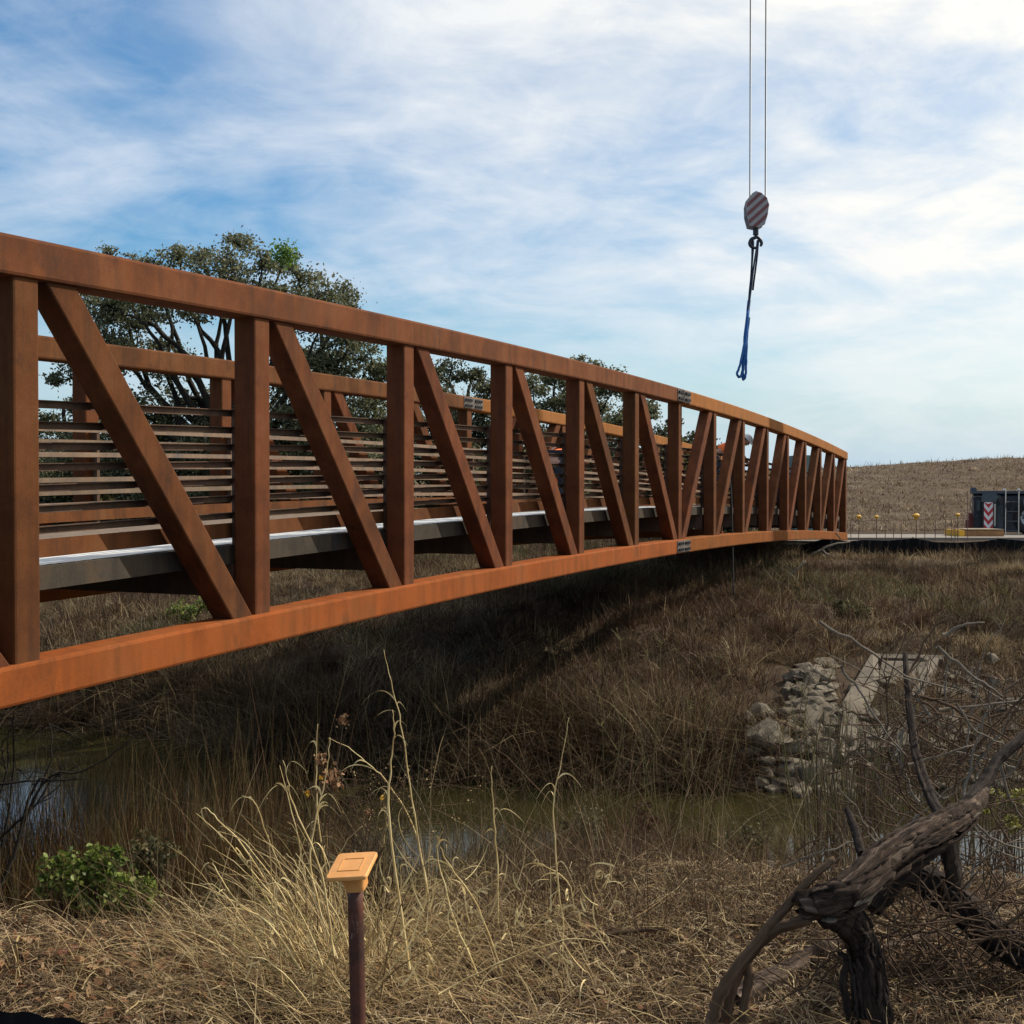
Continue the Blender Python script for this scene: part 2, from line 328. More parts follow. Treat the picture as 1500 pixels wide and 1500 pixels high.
def levee_m(t, o):
    g = t.nodes.new('ShaderNodeNewGeometry'); P = g.outputs['Position']
    b = nz(t, .9, 8, .7, P, (.5, 1, 2.8)); c = nz(t, 6, 6, .75, P, (.45, .8, 2.4)); a = nz(t, .12, 4, .6, P)
    base = ramp(t, b, [(.32, (.075, .055, .038)), (.5, (.145, .11, .078)), (.68, (.24, .19, .135))])
    base = mixc(t, ramp(t, a, [(.4, (0,) * 3), (.6, (.6,) * 3)]), base, (.135, .092, .066))
    base = mixc(t, .6, base, ramp(t, c, [(.3, (.45,) * 3), (.65, (1,) * 3)]), 'MULTIPLY')
    return prin(t, base, .97, 0, c, 1, .15, .15)
M['levee'] = mat('mown_levee', levee_m)
def water_m(t, o):
    g = t.nodes.new('ShaderNodeNewGeometry'); P = g.outputs['Position']
    n = nz(t, 5, 4, .5, P, (1, 1.6, 1)); n2 = nz(t, .8, 3, .5, P)
    return prin(t, ramp(t, n2, [(.35, (.016, .016, .006)), (.65, (.034, .030, .010))]), .06, 0, n, .12, .01, .5)
M['water'] = mat('murky_water', water_m)

# ------------------------------------------------------------------ terrain
WATER = EYE - 3.8
def farline(X): return np.interp(X, [-60, -8.5, -5.3, -3.4, -1.4, .45, 3.05, 4.7, 6.5, 60], [34, 19.6, 18.8, 17, 16, 15.5, 15.1, 14.9, 14.9, 14.9])
def nearline(X): return np.interp(X, [-60, -10, -4, -1, 2, 6, 60], [12, 9, 8.4, 9.3, 9.9, 10.3, 5.5])
def edge(X): return np.interp(X, [-60, -3, -1.6, -.4, .6, 1.3, 6, 60], [6, 4.9, 4.35, 4.6, 5.0, 4.85, 4.85, 1])
def G(X, Y, rough=True):
    X = np.asarray(X, float); Y = np.asarray(Y, float); e = edge(X); n = nearline(X); f = farline(X)
    t = np.clip((Y - e) / (n - e), 0, 1); k = np.interp(X, [-3, -1, -.3, .75, 1.3, 6], [1, .8, .1, .1, .9, .9])
    g = (1 - (1 - t) ** 2.4) * k + (t ** 1.12) * (1 - k)
    h = -1.6 - 2.2 * g
    mid = np.clip((Y - n) / np.maximum(f - n, .1), 0, 1); h = h - .9 * np.sin(mid * math.pi) ** .7 * (mid > 0)
    d = Y - f; far = np.interp(d, [0, .7, 2.3, 4.5, 8, 12, 19.1, 20.4, 28], [-3.8, -3.3, -2.78, -2.38, -2.1, -1.95, -1.72, -1.5, -1.45])
    h = np.where(d > 0, far, h)
    # levee
    crest = np.clip(np.interp(X, [-200, 0, 18.5, 28, 200], [.35, .9, 1.52, 2.08, 3.6]), .2, 4)
    s = np.clip((Y - 48) / 18, 0, 1); s = s * s * (3 - 2 * s) * .5 + s * .5
    b = np.clip((Y - 70) / 25, 0, 1); h = np.where(Y > 48, -1.45 + (crest + 1.45) * s * (1 - b * b * (3 - 2 * b)), h)
    if rough:
        amp = np.interp(Y, [0, 5, 16, 20, 30, 33, 50, 56, 120], [.05, .08, .12, .50, .34, .04, .05, .34, .3])
        amp = amp * np.where((Y > n) & (Y < f), .2, 1)
        h = h + amp * fbm(X * .9, Y * .9, 5) * 1.6 * np.interp(Y, [0, 50, 60], [1, 1, .45])
        h = h + np.interp(Y, [46, 55], [0, .12]) * fbm(X * 2.4, Y * 2.4, 3)
    return h + EYE
def grid(name, xs, ys, m, lo=None):
    X, Y = np.meshgrid(xs, ys); Z = G(X, Y); V = np.stack([X, Y, Z], -1).reshape(-1, 3)
    nx = len(xs); i = np.arange(len(ys) - 1)[:, None] * nx; j = np.arange(nx - 1)[None, :]
    F = np.stack([i + j, i + j + 1, i + nx + j + 1, i + nx + j], -1).reshape(-1, 4)
    return mesh(name, V, F, m, None, True)
xs = np.unique(np.concatenate([np.linspace(-300, -30, 28), np.linspace(-30, -8, 70), np.linspace(-8, 9, 240), np.linspace(9, 32, 110), np.linspace(32, 300, 34)]))
ys = np.concatenate([np.linspace(-25, 1, 24), np.linspace(1.15, 11, 130), np.linspace(11.15, 48, 230)])
tag(grid('ground', xs, ys, M['ground']), kind='structure')
xs2 = np.unique(np.concatenate([np.linspace(-900, -60, 30), np.linspace(-60, 60, 480), np.linspace(60, 900, 30)]))
ys2 = np.concatenate([np.linspace(48, 72, 130), np.linspace(73, 130, 24), np.linspace(150, 1800, 12)])
tag(grid('hill', xs2, ys2, M['levee']), kind='structure')
# creek water
wx = np.linspace(-60, 60, 121); F = []; V = []
for x in wx: V += [(x, float(nearline(x)) - 1.2, WATER), (x, float(farline(x)) + .9, WATER)]
F = np.array([(2 * i, 2 * i + 2, 2 * i + 3, 2 * i + 1) for i in range(len(wx) - 1)])
tag(mesh('water', np.array(V), F, M['water']), kind='structure')
def hit(x, y, y0=3.0, y1=80):
    """where the sight line through photo pixel (x,y) meets the ground"""
    Ys = np.arange(y0, y1, .05); P = pt(x, y, 1.0); d = P - np.array([0, 0, EYE])
    g = np.maximum(G(d[0] * Ys, Ys), WATER); z = EYE + d[2] * Ys; b = np.nonzero(z <= g)[0]
    Y = Ys[b[0]] if len(b) else y1
    return np.array([d[0] * Y, Y, float(G(d[0] * Y, Y))])
tag(MB().box(9, 60, 38.2, 41.6, EYE - 1.60, EYE - 1.38).build('path', M['path']), kind='structure')

# ------------------------------------------------------------------ bridge
L = 2.3; AL = R(24.0456); D = 2.3421 * L; S0 = 2.2876 * L; HB = -.6113 * L; HT = .5718 * L; CAM = .1907 * L
CW, CH = .25, .237; PW = .195; W = 1.686 * L
sA = S0 - 2 * L
root = empty('footbridge', (sA * math.sin(AL) - D * math.cos(AL), sA * math.cos(AL) + D * math.sin(AL), EYE + HB), R(90) - AL,
             label='long arched weathering steel truss footbridge spanning the creek', cat='footbridge')
def camber(x): return CAM * (1 - ((x / L - 8) / 8) ** 2)
def dcam(x): return -2 * CAM * (x / L - 8) / 8 / (8 * L)
HH = HT - HB
def chord(name, y, z, m, w=CW, h=CH, r=.022, x0=-PW, x1=16 * L, n=48, parent=root):
    fr = []
    for x in np.linspace(x0, x1, n + 1):
        s = dcam(x); nrm = Vector((-s, 0, 1)).normalized(); fr.append(((x, y, z + camber(x)), (0, 1, 0), nrm))
    V, F = sweep(fr, rr(w, h, r)); o = mesh(name, V, F, m, parent, False)
    return o
def shade_round(o, ang=15):
    me = o.data; me.polygons.foreach_set('use_smooth', np.ones(len(me.polygons), bool)); me.set_sharp_from_angle(angle=R(ang)); return o
yn, yf = CW / 2, W + CW / 2
for y, lab in ((yn, 'near'), (yf, 'far')):
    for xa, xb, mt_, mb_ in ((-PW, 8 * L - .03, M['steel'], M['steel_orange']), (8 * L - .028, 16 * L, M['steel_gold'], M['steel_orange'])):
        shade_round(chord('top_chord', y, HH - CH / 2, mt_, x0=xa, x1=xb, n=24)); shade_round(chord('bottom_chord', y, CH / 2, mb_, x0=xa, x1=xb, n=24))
post_h = HH - 2 * CH
V, F = sweep([((0, 0, 0), (1, 0, 0), (0, 1, 0)), ((0, 0, post_h + .02), (1, 0, 0), (0, 1, 0))], rr(PW, PW, .016)); pm = None
for i in range(17):
    x = i * L - PW / 2
    for y in (yn, yf):
        if pm is None: o = shade_round(mesh('post', V, F, M['steel_post'], root)); pm = o.data
        else: o = bpy.data.objects.new('post', pm); COL.objects.link(o); o.parent = root
        o.location = (x, y, CH - .01 + camber(x))
for i in range(16):
    xl, xr = i * L, (i + 1) * L - PW
    dw = PW
    for y in (yn, yf):
        if i < 8: a = (xl + .17, camber(xl + .17) + HH - CH - .0); b = (xr - .14, camber(xr - .14) + CH)
        else: a = (xr - .17, camber(xr - .17) + HH - CH); b = (xl + .14, camber(xl + .14) + CH)
        # horizontal cut ends: sheared prism with rounded section
        sec = rr(PW * 1.27, PW * .96, .016); V = []
        ext = .012
        for (px_, pz), dz in ((b, -ext), (a, ext)):
            sl = dcam(px_)
            t_ = dz / (a[1] - b[1]) * (a[0] - b[0])
            for u, v in sec: V.append((px_ + u + t_ * 0, y + v, pz + sl * u + dz))
        n = len(sec); F = [(k, (k + 1) % n, n + (k + 1) % n, n + k) for k in range(n)] + [tuple(range(n))[::-1], tuple(range(n, 2 * n))]
        shade_round(mesh('diagonal', V, F, M['steel_post'], root))
DK = .76                     # deck top above chord underside
def angle_sec(sgn, leg, ov, th=.006):
    # vertical leg hangs down from z=0; horizontal leg on top, towards sgn
    a = [(0, 0), (0, -leg), (-sgn * th, -leg), (-sgn * th, -th), (sgn * 0, -th)]
    return a
for k in range(7):
    z = DK + .25 + .131 * k
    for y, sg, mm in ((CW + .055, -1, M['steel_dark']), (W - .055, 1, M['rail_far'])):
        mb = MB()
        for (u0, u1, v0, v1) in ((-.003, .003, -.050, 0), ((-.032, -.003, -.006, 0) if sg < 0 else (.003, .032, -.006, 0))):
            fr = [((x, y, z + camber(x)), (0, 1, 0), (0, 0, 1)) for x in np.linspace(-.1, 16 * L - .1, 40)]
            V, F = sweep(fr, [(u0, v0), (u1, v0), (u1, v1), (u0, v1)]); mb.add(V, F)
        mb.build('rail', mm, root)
for y in (CW + .055, W - .055):
    chord('toe_plate', y, DK + .11, M['steel'], .012, .115, 0, -.1, 16 * L - .1)
    o = chord('edge_channel', y, DK - .074, M['steel_grey'], .05, .145, 0, -.1, 16 * L - .1)
M['deck_shaded'] = simple('shaded_deck_form_steel', (.20, .15, .11), .6, var=.25)  # darker than the galvanised edge: partial shade on the deck put into its colour
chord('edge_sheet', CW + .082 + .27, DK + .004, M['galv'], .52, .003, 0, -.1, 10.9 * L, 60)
# corrugated deck: ribs run across
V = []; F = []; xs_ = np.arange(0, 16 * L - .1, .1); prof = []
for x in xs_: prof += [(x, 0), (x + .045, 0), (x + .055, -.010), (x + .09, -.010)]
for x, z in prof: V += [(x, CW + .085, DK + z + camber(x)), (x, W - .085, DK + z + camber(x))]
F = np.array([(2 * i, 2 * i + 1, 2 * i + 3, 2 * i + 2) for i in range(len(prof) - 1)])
mesh('deck', np.array(V), F, M['deck_shaded'], root)
for i in range(17):
    x = i * L - PW / 2; MB().box(x - .06, x + .06, CW + .001, W - .001, DK - .40 + camber(x), DK - .152 + camber(x)).build('floor_beam', M['steel_dark'], root)
for y in (1.25, 2.05, 2.85):
    chord('stringer', y, DK - .092, M['steel_grey'], .08, .115, 0, -.05, 16 * L - .2)
# brackets that carry rails
bm = MB().box(-.006, .006, 0, .055, 0, 1.1)
bme = None
for i in range(17):
    x = i * L - PW / 2
    for y in (CW / 2 + PW / 2, W - .052):
        yy = CW / 2 + PW / 2 if y < 1 else W - .052
        if y < 1: b_ = MB().box(-.02, .02, 0, CW + .052 - yy, DK - .02, DK + 1.05)
        else: b_ = MB().box(-.02, .02, 0, CW / 2 - PW / 2 + .052, DK - .02, DK + 1.05)
        o = b_.build('rail_bracket', M['steel_dark'], root); o.location = (x, yy, camber(x))
# splice plates with bolt groups
def hexes(pts, y0, y1, r):
    V = []; F = []
    for (x, z) in pts:
        b = len(V)
        for yy in (y0, y1):
            for k in range(6): V.append((x + r * math.cos(k * math.pi / 3), yy, z + r * math.sin(k * math.pi / 3)))
        F += [(b + k, b + (k + 1) % 6, b + 6 + (k + 1) % 6, b + 6 + k) for k in range(6)] + [tuple(b + k for k in range(6))[::-1], tuple(b + 6 + k for k in range(6))]
    return V, F
for y, z, lab in ((-.006, HH - CH / 2, 'grey bolted splice plate on the near top chord'), (-.006, CH / 2, 'grey bolted splice plate on the near bottom chord'), (W - .006, HH - CH / 2, 'grey bolted splice plate on the far top chord'), (W - .006, CH / 2, None)):
    x = 8 * L - .02; zz = z + camber(x)
    p = MB().box(x - .36, x + .40, y - .006, y + .006, zz - .095, zz + .095).build('splice_plate', M['splice'], root)
    if lab: p['label'] = lab
    pts = [(x + sx + k * .075, zz + sz) for sx in (-.31, .09) for k in range(4) for sz in (-.05, .05)]
    for (bx, bz) in pts:
        Vh, Fh = hexes([(bx, bz)], y - .034, y - .005, .024); mesh('bolt', Vh, Fh, M['bolt'], p)
def bpt(x, y, z): 
    c, s = math.cos(R(90) - AL), math.sin(R(90) - AL)
    return np.array([root.location.x + c * x - s * y, root.location.y + s * x + c * y, EYE + HB + z])
# bearings / abutments
for nm, x0, x1, lab in (('abutment', -1.2, .5, 'concrete abutment under the near end of the bridge'), ('abutment', 16 * L - .35, 16 * L + 1.0, 'concrete abutment under the far end of the bridge')):
    o = MB().box(x0, x1, -.3, W + CW + .3, -2.2, -.02).build(nm, M['concrete']); o.location = root.location; o.rotation_euler = root.rotation_euler
    tag(o, lab, 'abutment')
# tag line hanging down from the bridge
p0 = pt(1069, 700, 23.0); P = [pt(1066, 690, 23.2), pt(1071, 720, 23.1), pt(1073, 790, 22.95), pt(1074, 850, 22.9), pt(1077, 905, 22.9), pt(1074, 925, 22.9)]
tag(tube_obj('tag_rope', [tube(P, [.014] * 6, 5, 4)], M['rope']), 'black rope hanging down from the bridge rails towards the creek', 'rope')
P = [pt(1213, 776, 34.4), pt(1221, 778, 34.3), pt(1226, 783, 34.2), pt(1231, 789, 34.1)]
tag(tube_obj('short_rope', [tube(P, [.02] * 4, 5, 4)], M['rope']), 'short black cord draped over the far end of the bottom chord', 'rope')

# ------------------------------------------------------------------ crane, hook block, slings
HBY = 20.0
hook = empty('hook_block', tuple(pt(1107, 346, HBY)), label='red and grey striped crane hook block hanging on two cables', cat='hook block')
px2m = HBY / FPX
def rel(x, y): return ((x - 1107) * px2m, (346 - y) * px2m)
outl = [(1096, 333), (1092, 318), (1091.5, 303), (1094, 293), (1100, 286), (1105, 283), (1113, 286), (1121, 293), (1124, 303), (1122, 317), (1118, 331), (1110, 336)]
def plate(name, ol, y0, y1, m, parent):
    n = len(ol); V = [(a, y0, b) for a, b in ol] + [(a, y1, b) for a, b in ol]
    # orientation fixed by recalculation not needed: both sides visible
    return mesh(name, V, [tuple(range(n)), tuple(range(n, 2 * n))[::-1]] + [(i, n + i, n + (i + 1) % n, (i + 1) % n) for i in range(n)], m, parent)
ol = [rel(*p) for p in outl]
for yy in (-.13, .09): plate('cheek_plate', ol, yy, yy + .04, M['block_grey'], hook)
def clip_band(c0, c1, poly, ang):
    d = (math.cos(ang), math.sin(ang)); f = lambda p: p[0] * d[0] + p[1] * d[1]
    def cut(P, lim, keep_gt):
        o = []
        for i in range(len(P)):
            a, b = P[i], P[(i + 1) % len(P)]; fa, fb = f(a) - lim, f(b) - lim
            if not keep_gt: fa, fb = -fa, -fb
            if fa >= 0: o.append(a)
            if (fa >= 0) != (fb >= 0): t = fa / (fa - fb); o.append((a[0] + (b[0] - a[0]) * t, a[1] + (b[1] - a[1]) * t))
        return o
    P = cut(poly, c0, True); return cut(P, c1, False) if P else P
ang = R(-48)
for k in range(-2, 11):
    c = -.62 + k * .115; P = clip_band(c, c + .052, ol, ang)
    if len(P) > 2: plate('stripe', P, -.137, -.131, M['block_red'], hook)
def ring(c, r, th, m, name, parent, a0=0, a1=360, ax='y'):
    P = [(c[0] + r * math.cos(R(a)), c[1], c[2] + r * math.sin(R(a))) for a in np.linspace(a0, a1, 17)]
    return tube_obj(name, [tube(P, [th] * 17, 6, 1)], m, parent)
ring((0, 0, .38), .10, .07, M['dark_metal'], 'sheave', hook)
V, F = sweep([((0, 0, .02), (1, 0, 0), (0, 1, 0)), ((0, 0, .16), (1, 0, 0), (0, 1, 0))], rr(.09, .09, .03)); mesh('swivel', V, F, M['dark_metal'], hook)
tube_obj('hook', [tube([(0, 0, .04), (0, 0, -.02), (-.07, 0, -.05), (-.10, 0, -.13), (-.05, 0, -.19), (.01, 0, -.20)], [.03, .03, .03, .032, .03, .02], 7, 4),
                  tube([(0, 0, .0), (.07, 0, -.05), (.10, 0, -.12), (.08, 0, -.17)], [.028, .03, .028, .018], 7, 4)], M['dark_metal'], hook)
HEADZ = 38.0
for xx in (1098.5, 1121):
    a = np.array([*rel(xx, 300)]); dx = (xx - 1107) * px2m
    tube_obj('cable', [tube([(dx, 0, .45), (dx, 0, HEADZ - pt(1107, 346, HBY)[2])], [.015, .015], 6, 1)], M['cable'], hook)
sl_defs = [('sling', [(1102, 352), (1101, 390), (1098, 440), (1094, 480), (1091, 500), (1084, 535), (1080, 546), (1082, 552), (1086, 549), (1090, 530), (1092, 500), (1096, 455), (1103, 400), (1110, 352)], 'dark blue loop of lifting sling hanging open at the left, hooked under the block'),
           ('sling', [(1111, 352), (1108, 385), (1103, 425), (1097, 465), (1094, 500), (1093, 530), (1092, 550), (1089, 556), (1088, 550), (1089, 520), (1092, 485), (1097, 440), (1101, 395), (1104, 352)], 'dark blue lifting sling hanging slightly lower at the right, hooked under the block')]
for k, (nm, pp, lab) in enumerate(sl_defs):
    s = empty('lifting_sling', tuple(pt(1107, 352, HBY)), label=lab, cat='sling', group='lifting slings hanging from the hook block')
    o0 = pt(1107, 352, HBY)
    P = [pt(x, y, HBY + .03 * k + .02 * math.sin(i)) - o0 for i, (x, y) in enumerate(pp)]
    top = [i for i, p in enumerate(pp) if p[1] < 455]; n = len(P); up1 = [P[i] for i in range(n) if i <= n // 2 and pp[i][1] < 455]
    lo = [P[i] for i in range(n) if pp[i][1] > 430]; up2 = [P[i] for i in range(n) if i > n // 2 and pp[i][1] < 460]
    tube_obj('strap', [tube(up1, [.018] * len(up1), 6, 3, wob=.002)], M['navy_sling'], s); tube_obj('strap', [tube(up2, [.018] * len(up2), 6, 3, wob=.002)], M['navy_sling'], s)
    tube_obj('strap', [tube(lo, [.023] * len(lo), 6, 4, wob=.003)], M['blue_sling'], s)
CY = 42.0
crane = empty('mobile_crane', (16.82, CY + 1.2, EYE - 1.42), R(-20), label='dark mobile crane with ladder and red and white chevron board, cut off at the right', cat='crane')
def cx(x): return (x - 750) / FPX * CY - 16.4
def cz(y): return (725 - y) / FPX * CY + 1.42
V, F = sweep([((cx(1427), 0, 0), (0, 1, 0), (0, 0, 1)), ((cx(1427) + 12.5, 0, 0), (0, 1, 0), (0, 0, 1))], [(-1.2, cz(779)), (1.2, cz(779)), (1.2, cz(727)), (1.05, cz(723)), (-1.05, cz(723)), (-1.2, cz(727))])
mesh('body', V, F, M['dark_metal'], crane)
MB().box(cx(1424), cx(1424) + 12.6, -1.22, 1.22, cz(723) + .003, cz(719)).build('top_rail', M['slate_metal'], crane)
mb = MB(); mb.box(cx(1417), cx(1426.9), -.9, .9, cz(779), cz(762)); mb.box(cx(1421), cx(1426.9), -.7, .7, cz(762), cz(752)); mb.build('rear_bumper', M['crate_red'], crane)
# outrigger housing with chevron board
mb = MB(); mb.box(cx(1438), cx(1458), -1.55, -1.21, cz(781), cz(734)); mb.build('outrigger_box', M['dark_metal'], crane)
V = [(cx(x), yy, cz(y)) for yy in (-1.60, -1.45) for x, y in ((1437, 735), (1456, 735), (1461, 727), (1455, 722), (1440, 722), (1437, 727))]
mesh('outrigger_head', V, [(0, 1, 2, 3, 4, 5), (11, 10, 9, 8, 7, 6)] + [(i, (i + 1) % 6, 6 + (i + 1) % 6, 6 + i) for i in range(6)], M['slate_metal'], crane)
cb = MB().box(cx(1440.5), cx(1452.5), -1.64, -1.602, cz(783), cz(735.5)).build('chevron_board', M['white_paint'], crane)
for k in range(5):
    y0 = 730 + k * 12.2; m_ = (1440.5 + 1452.5) / 2
    ptsx = [(1440.5, y0), (m_, y0 + 8), (1452.5, y0), (1452.5, y0 + 6), (m_, y0 + 14), (1440.5, y0 + 6)]
    lim = lambda y: min(max(y, 735.5), 783)
    V = [(cx(x), -1.644, cz(lim(y))) for x, y in ptsx] + [(cx(x), -1.641, cz(lim(y))) for x, y in ptsx]
    mesh('chevron', V, [(0, 1, 4, 5), (1, 2, 3, 4), (6, 11, 10, 7), (7, 10, 9, 8)] + [(i, 6 + i, 6 + (i + 1) % 6, (i + 1) % 6) for i in range(6)], M['red_paint'], cb)
tube_obj('outrigger_pin', [tube([(cx(1455), -1.7, cz(738)), (cx(1455), -1.7, cz(770))], [.03, .03], 6, 1)], M['white_paint'], crane)
tube_obj('hose', [tube([(cx(1426), -1.25, cz(732)), (cx(1427), -1.25, cz(728.5)), (cx(1431), -1.25, cz(727)), (cx(1438), -1.25, cz(727.5))], [.02] * 4, 5, 3)], M['ladder'], crane)
lad = empty('ladder', (0, 0, 0)); lad.parent = crane
for x in (1469.5, 1487): tube_obj('ladder_rail', [tube([(cx(x), -1.42, cz(784)), (cx(x), -1.42, cz(718))], [.024, .024], 6, 1)], M['ladder'], lad)
for y in (735, 749, 763, 777): tube_obj('rung', [tube([(cx(1469.5), -1.42, cz(y)), (cx(1487), -1.42, cz(y))], [.02, .02], 6, 1)], M['ladder'], lad)
for k, x in enumerate((1504, 1504 + 62, 1504 + 200, 1504 + 262, 1504 + 324)):
    for side in (-1, 1):
        wl = empty('wheel', (cx(x), side * 1.08, .62)); wl.parent = crane
        ringv = [(0, .62), (.20, .62), (.26, .55), (.26, .36), (.18, .34), (0, .34)]
        def lathe(prof, seg=28):
            V = []; F = []
            for r_ in range(seg):
                a = 2 * math.pi * r_ / seg
                for yy, rad_ in prof: V.append((rad_ * math.cos(a), side * (yy), rad_ * math.sin(a)))
            n = len(prof)
            for r_ in range(seg):
                q = (r_ + 1) % seg
                for i in range(n - 1): F.append((r_ * n + i, r_ * n + i + 1, q * n + i + 1, q * n + i))
            return V, F
        V, F = lathe(ringv); mesh('tyre', V, F, M['tyre'], wl, True)
        V, F = lathe([(.18, .345), (.215, .33), (.16, .30), (.15, .16), (.22, .14), (.22, 0.001)]); mesh('rim', V, F, M['rim'], wl, True)
        if side < 0:
            for q in range(8):
                a = q * math.pi / 4; c_ = (.235 * math.cos(a), side * .165, .235 * math.sin(a))
                Vh, Fh = hexes([(c_[0], c_[2])], side * .175, side * .15, .035); mesh('rim_hole', Vh, Fh, M['tyre'], wl)
for x in (1468, 1487): V, F = sweep([((cx(x), -1.42, cz(718)), (1, 0, 0), (0, 1, 0)), ((cx(x), -1.42, cz(715.5)), (1, 0, 0), (0, 1, 0))], rr(.09, .09, .02)); mesh('marker_light', V, F, M['white_paint'], crane)
for k, (x0, x1, y0, y1) in enumerate(((1429, 1437, 775, 752), (1459, 1467, 776, 740), (1472, 1485, 776, 745), (1431, 1436, 748, 733))):
    MB().box(cx(x0), cx(x1), -1.26 - .02 * k, -1.19, cz(y0), cz(y1)).build('locker_door', M['slate_metal'] if k % 2 else M['dark_metal'], crane)
for k in range(7):
    x = 1426 + k * 11 + rng.normal(0, 2); P = [(cx(x), -1.3, cz(724 + rng.uniform(0, 6))), (cx(x + rng.uniform(-3, 8)), -1.38, cz(735 + rng.uniform(0, 8))), (cx(x + rng.uniform(2, 10)), -1.34, cz(750 + rng.uniform(-4, 12))), (cx(x + rng.uniform(6, 16)), -1.28, cz(738 + rng.uniform(0, 20)))]
    tube_obj('hydraulic_hose', [tube(P, [.016] * 4, 5, 4)], M['tyre'] if k % 3 else M['ladder'], crane)
for k in range(5): MB().box(cx(1424) - .01, cx(1430) + k * .02, -.9 + k * .42, -.62 + k * .42, cz(722), cz(714 + (k * 3) % 5)).build('deck_fitting', M['slate_metal'], crane)
tube_obj('strut', [tube([(cx(1461), -1.5, cz(725)), (cx(1466), -1.5, cz(739))], [.022, .022], 6, 1)], M['ladder'], crane)
mb = MB(); mb.box(3.0, 4.2, -1.23, -1.2, .9, 1.5); mb.build('side_locker', M['slate_metal'], crane)
V, F = sweep([((9.0, 0, cz(719)), (1, 0, 0), (0, 1, 0)), ((9.0, 0, cz(719) + 1.0), (1, 0, 0), (0, 1, 0)), ((9.0, 0, cz(719) + 2.3), (.8, 0, 0), (0, .9, 0))], rr(5, 2.4, .2)); mesh('cab', V, F, M['slate_metal'], crane)
B0 = Vector((12.4, -.6, 3.8)); B1 = Matrix.Rotation(R(20), 3, 'Z') @ Vector((4.1 - 16.82, 20 - CY - 1.2, HEADZ - (EYE - 1.42) + .3)); d = (B1 - B0).normalized(); u = d.cross(Vector((0, 0, 1))).normalized(); v = u.cross(d)
fr = [(B0 + (B1 - B0) * t, u * s, v * s) for t, s in ((0, 1.15), (.36, 1.1), (.3601, .95), (.7, .9), (.7001, .75), (1, .7))]
V, F = sweep(fr, rr(.8, .95, .12)); mesh('boom', V, F, M['slate_metal'], crane)
# timber outrigger mat with yellow end
mt = empty('crane_mat', (0, 0, 0), label='low stack of timber crane mats with yellow ends beside the chevron board', cat='crane mat')
def wx_(x, Y): return (x - 750) / FPX * Y
for k, (a, b_) in enumerate(((1406, 1471),)):
    Y = 39.3
    for j in range(5):
        MB().box(wx_(1413, Y), wx_(1471, Y), Y + j * .26, Y + j * .26 + .25, EYE - 1.42, EYE - 1.18 + .01 * (j % 2)).build('timber', M['mat_wood'], mt)
    MB().box(wx_(1405, Y), wx_(1412.9, Y), Y - .02, Y + 1.3, EYE - 1.44, EYE - 1.17).build('end_band', M['yellow'], mt)
    MB().box(wx_(1412.95, Y), wx_(1471, Y), Y - .02, Y + 1.3, EYE - 1.165, EYE - 1.14).build('top_board', M['wood_stake'], mt)
# low red steel behind worker, green sheet behind the far end of the bridge
o = MB().box(-.37, .37, -.5, .5, 0, 2.85).build('storage_box', M['teal']); o.location = (wx_(1175, 43), 43, EYE - 1.42); tag(o, 'faded green box standing behind the far end of the bridge', 'storage box')

# ------------------------------------------------------------------ rebar stakes with yellow caps, wire fence, silt fence
SY = 37.4
wf = empty('wire_fence', (wx_(1258, SY), SY, EYE - 1.43), label='thin rusty wire fence of rebar posts in front of the pale path', cat='wire fence')
bx, bz = wf.location.x, wf.location.z
M['rebar'] = simple('rusty_rebar', (.10, .055, .035), .9)
tops = []
for i, x in enumerate([1247, 1297, 1309, 1321, 1355, 1370, 1386, 1394, 1399, 1418]):
    yt = 764 - (x > 1350) * 3 + (i % 3) - (42 if x == 1418 else 0)
    P = [(wx_(x, SY) - bx, 0, -.15), (wx_(x + (i % 3 - 1) * .7, SY) - bx, 0, EYE + (725 - yt) / FPX * SY - bz)]
    tube_obj('rebar', [tube(P, [.013, .013], 5, 1)], M['rebar'], wf)
for z0, z1, sg in ((.62, .70, .03), (.34, .36, .04)):
    P = [(wx_(x, SY) - bx, -.02, z0 + (z1 - z0) * t - sg * math.sin(t * 17) ** 2) for x, t in zip(np.linspace(1247, 1418, 16), np.linspace(0, 1, 16))]
    tube_obj('wire', [tube(P, [.008] * 16, 4, 2)], M['rebar'], wf)
def capstake(x, y, s, Y, lab):
    g = EYE - 1.44; e = empty('capped_stake', (wx_(x, Y), Y, g), label=lab, cat='capped stake', group='rebar stakes with yellow caps')
    h = EYE + (725 - y) / FPX * Y - g
    tube_obj('rod', [tube([(0, 0, -.1), (.01, 0, h * .6), (0, 0, h)], [.013] * 3, 5, 1)], M['rebar'], e)
    V, F = sweep([((0, 0, h - .06 * s), (1, 0, 0), (0, 1, 0)), ((0, 0, h), (1.9, 0, 0), (0, 1.9, 0)), ((0, 0, h + .012), (3.2, 0, 0), (0, 3.2, 0)), ((0, 0, h + .04 * s), (3.0, 0, 0), (0, 3.0, 0)), ((0, 0, h + .075 * s), (1.2, 0, 0), (0, 1.2, 0))], rr(.045 * s, .038 * s, .012 * s))
    mesh('cap', V, F, M['yellow'], e)
capstake(1258, 758, 1.15, 37.2, 'rebar stake with a yellow cap, nearest to the end of the bridge')
capstake(1284, 758, 1.0, 37.6, 'rebar stake with a yellow cap, second from the end of the bridge')
capstake(1342, 757, 1.5, 36.9, 'rebar stake with the largest yellow cap, halfway between bridge and crane')
capstake(1403, 755, 1.0, 37.2, 'rebar stake with a yellow cap beside the yellow crane mat')
sf = empty('silt_fence', (wx_(1186, 33.7), 33.7, EYE - 1.5), label='sagging black silt fence along the top of the far bank', cat='silt fence')
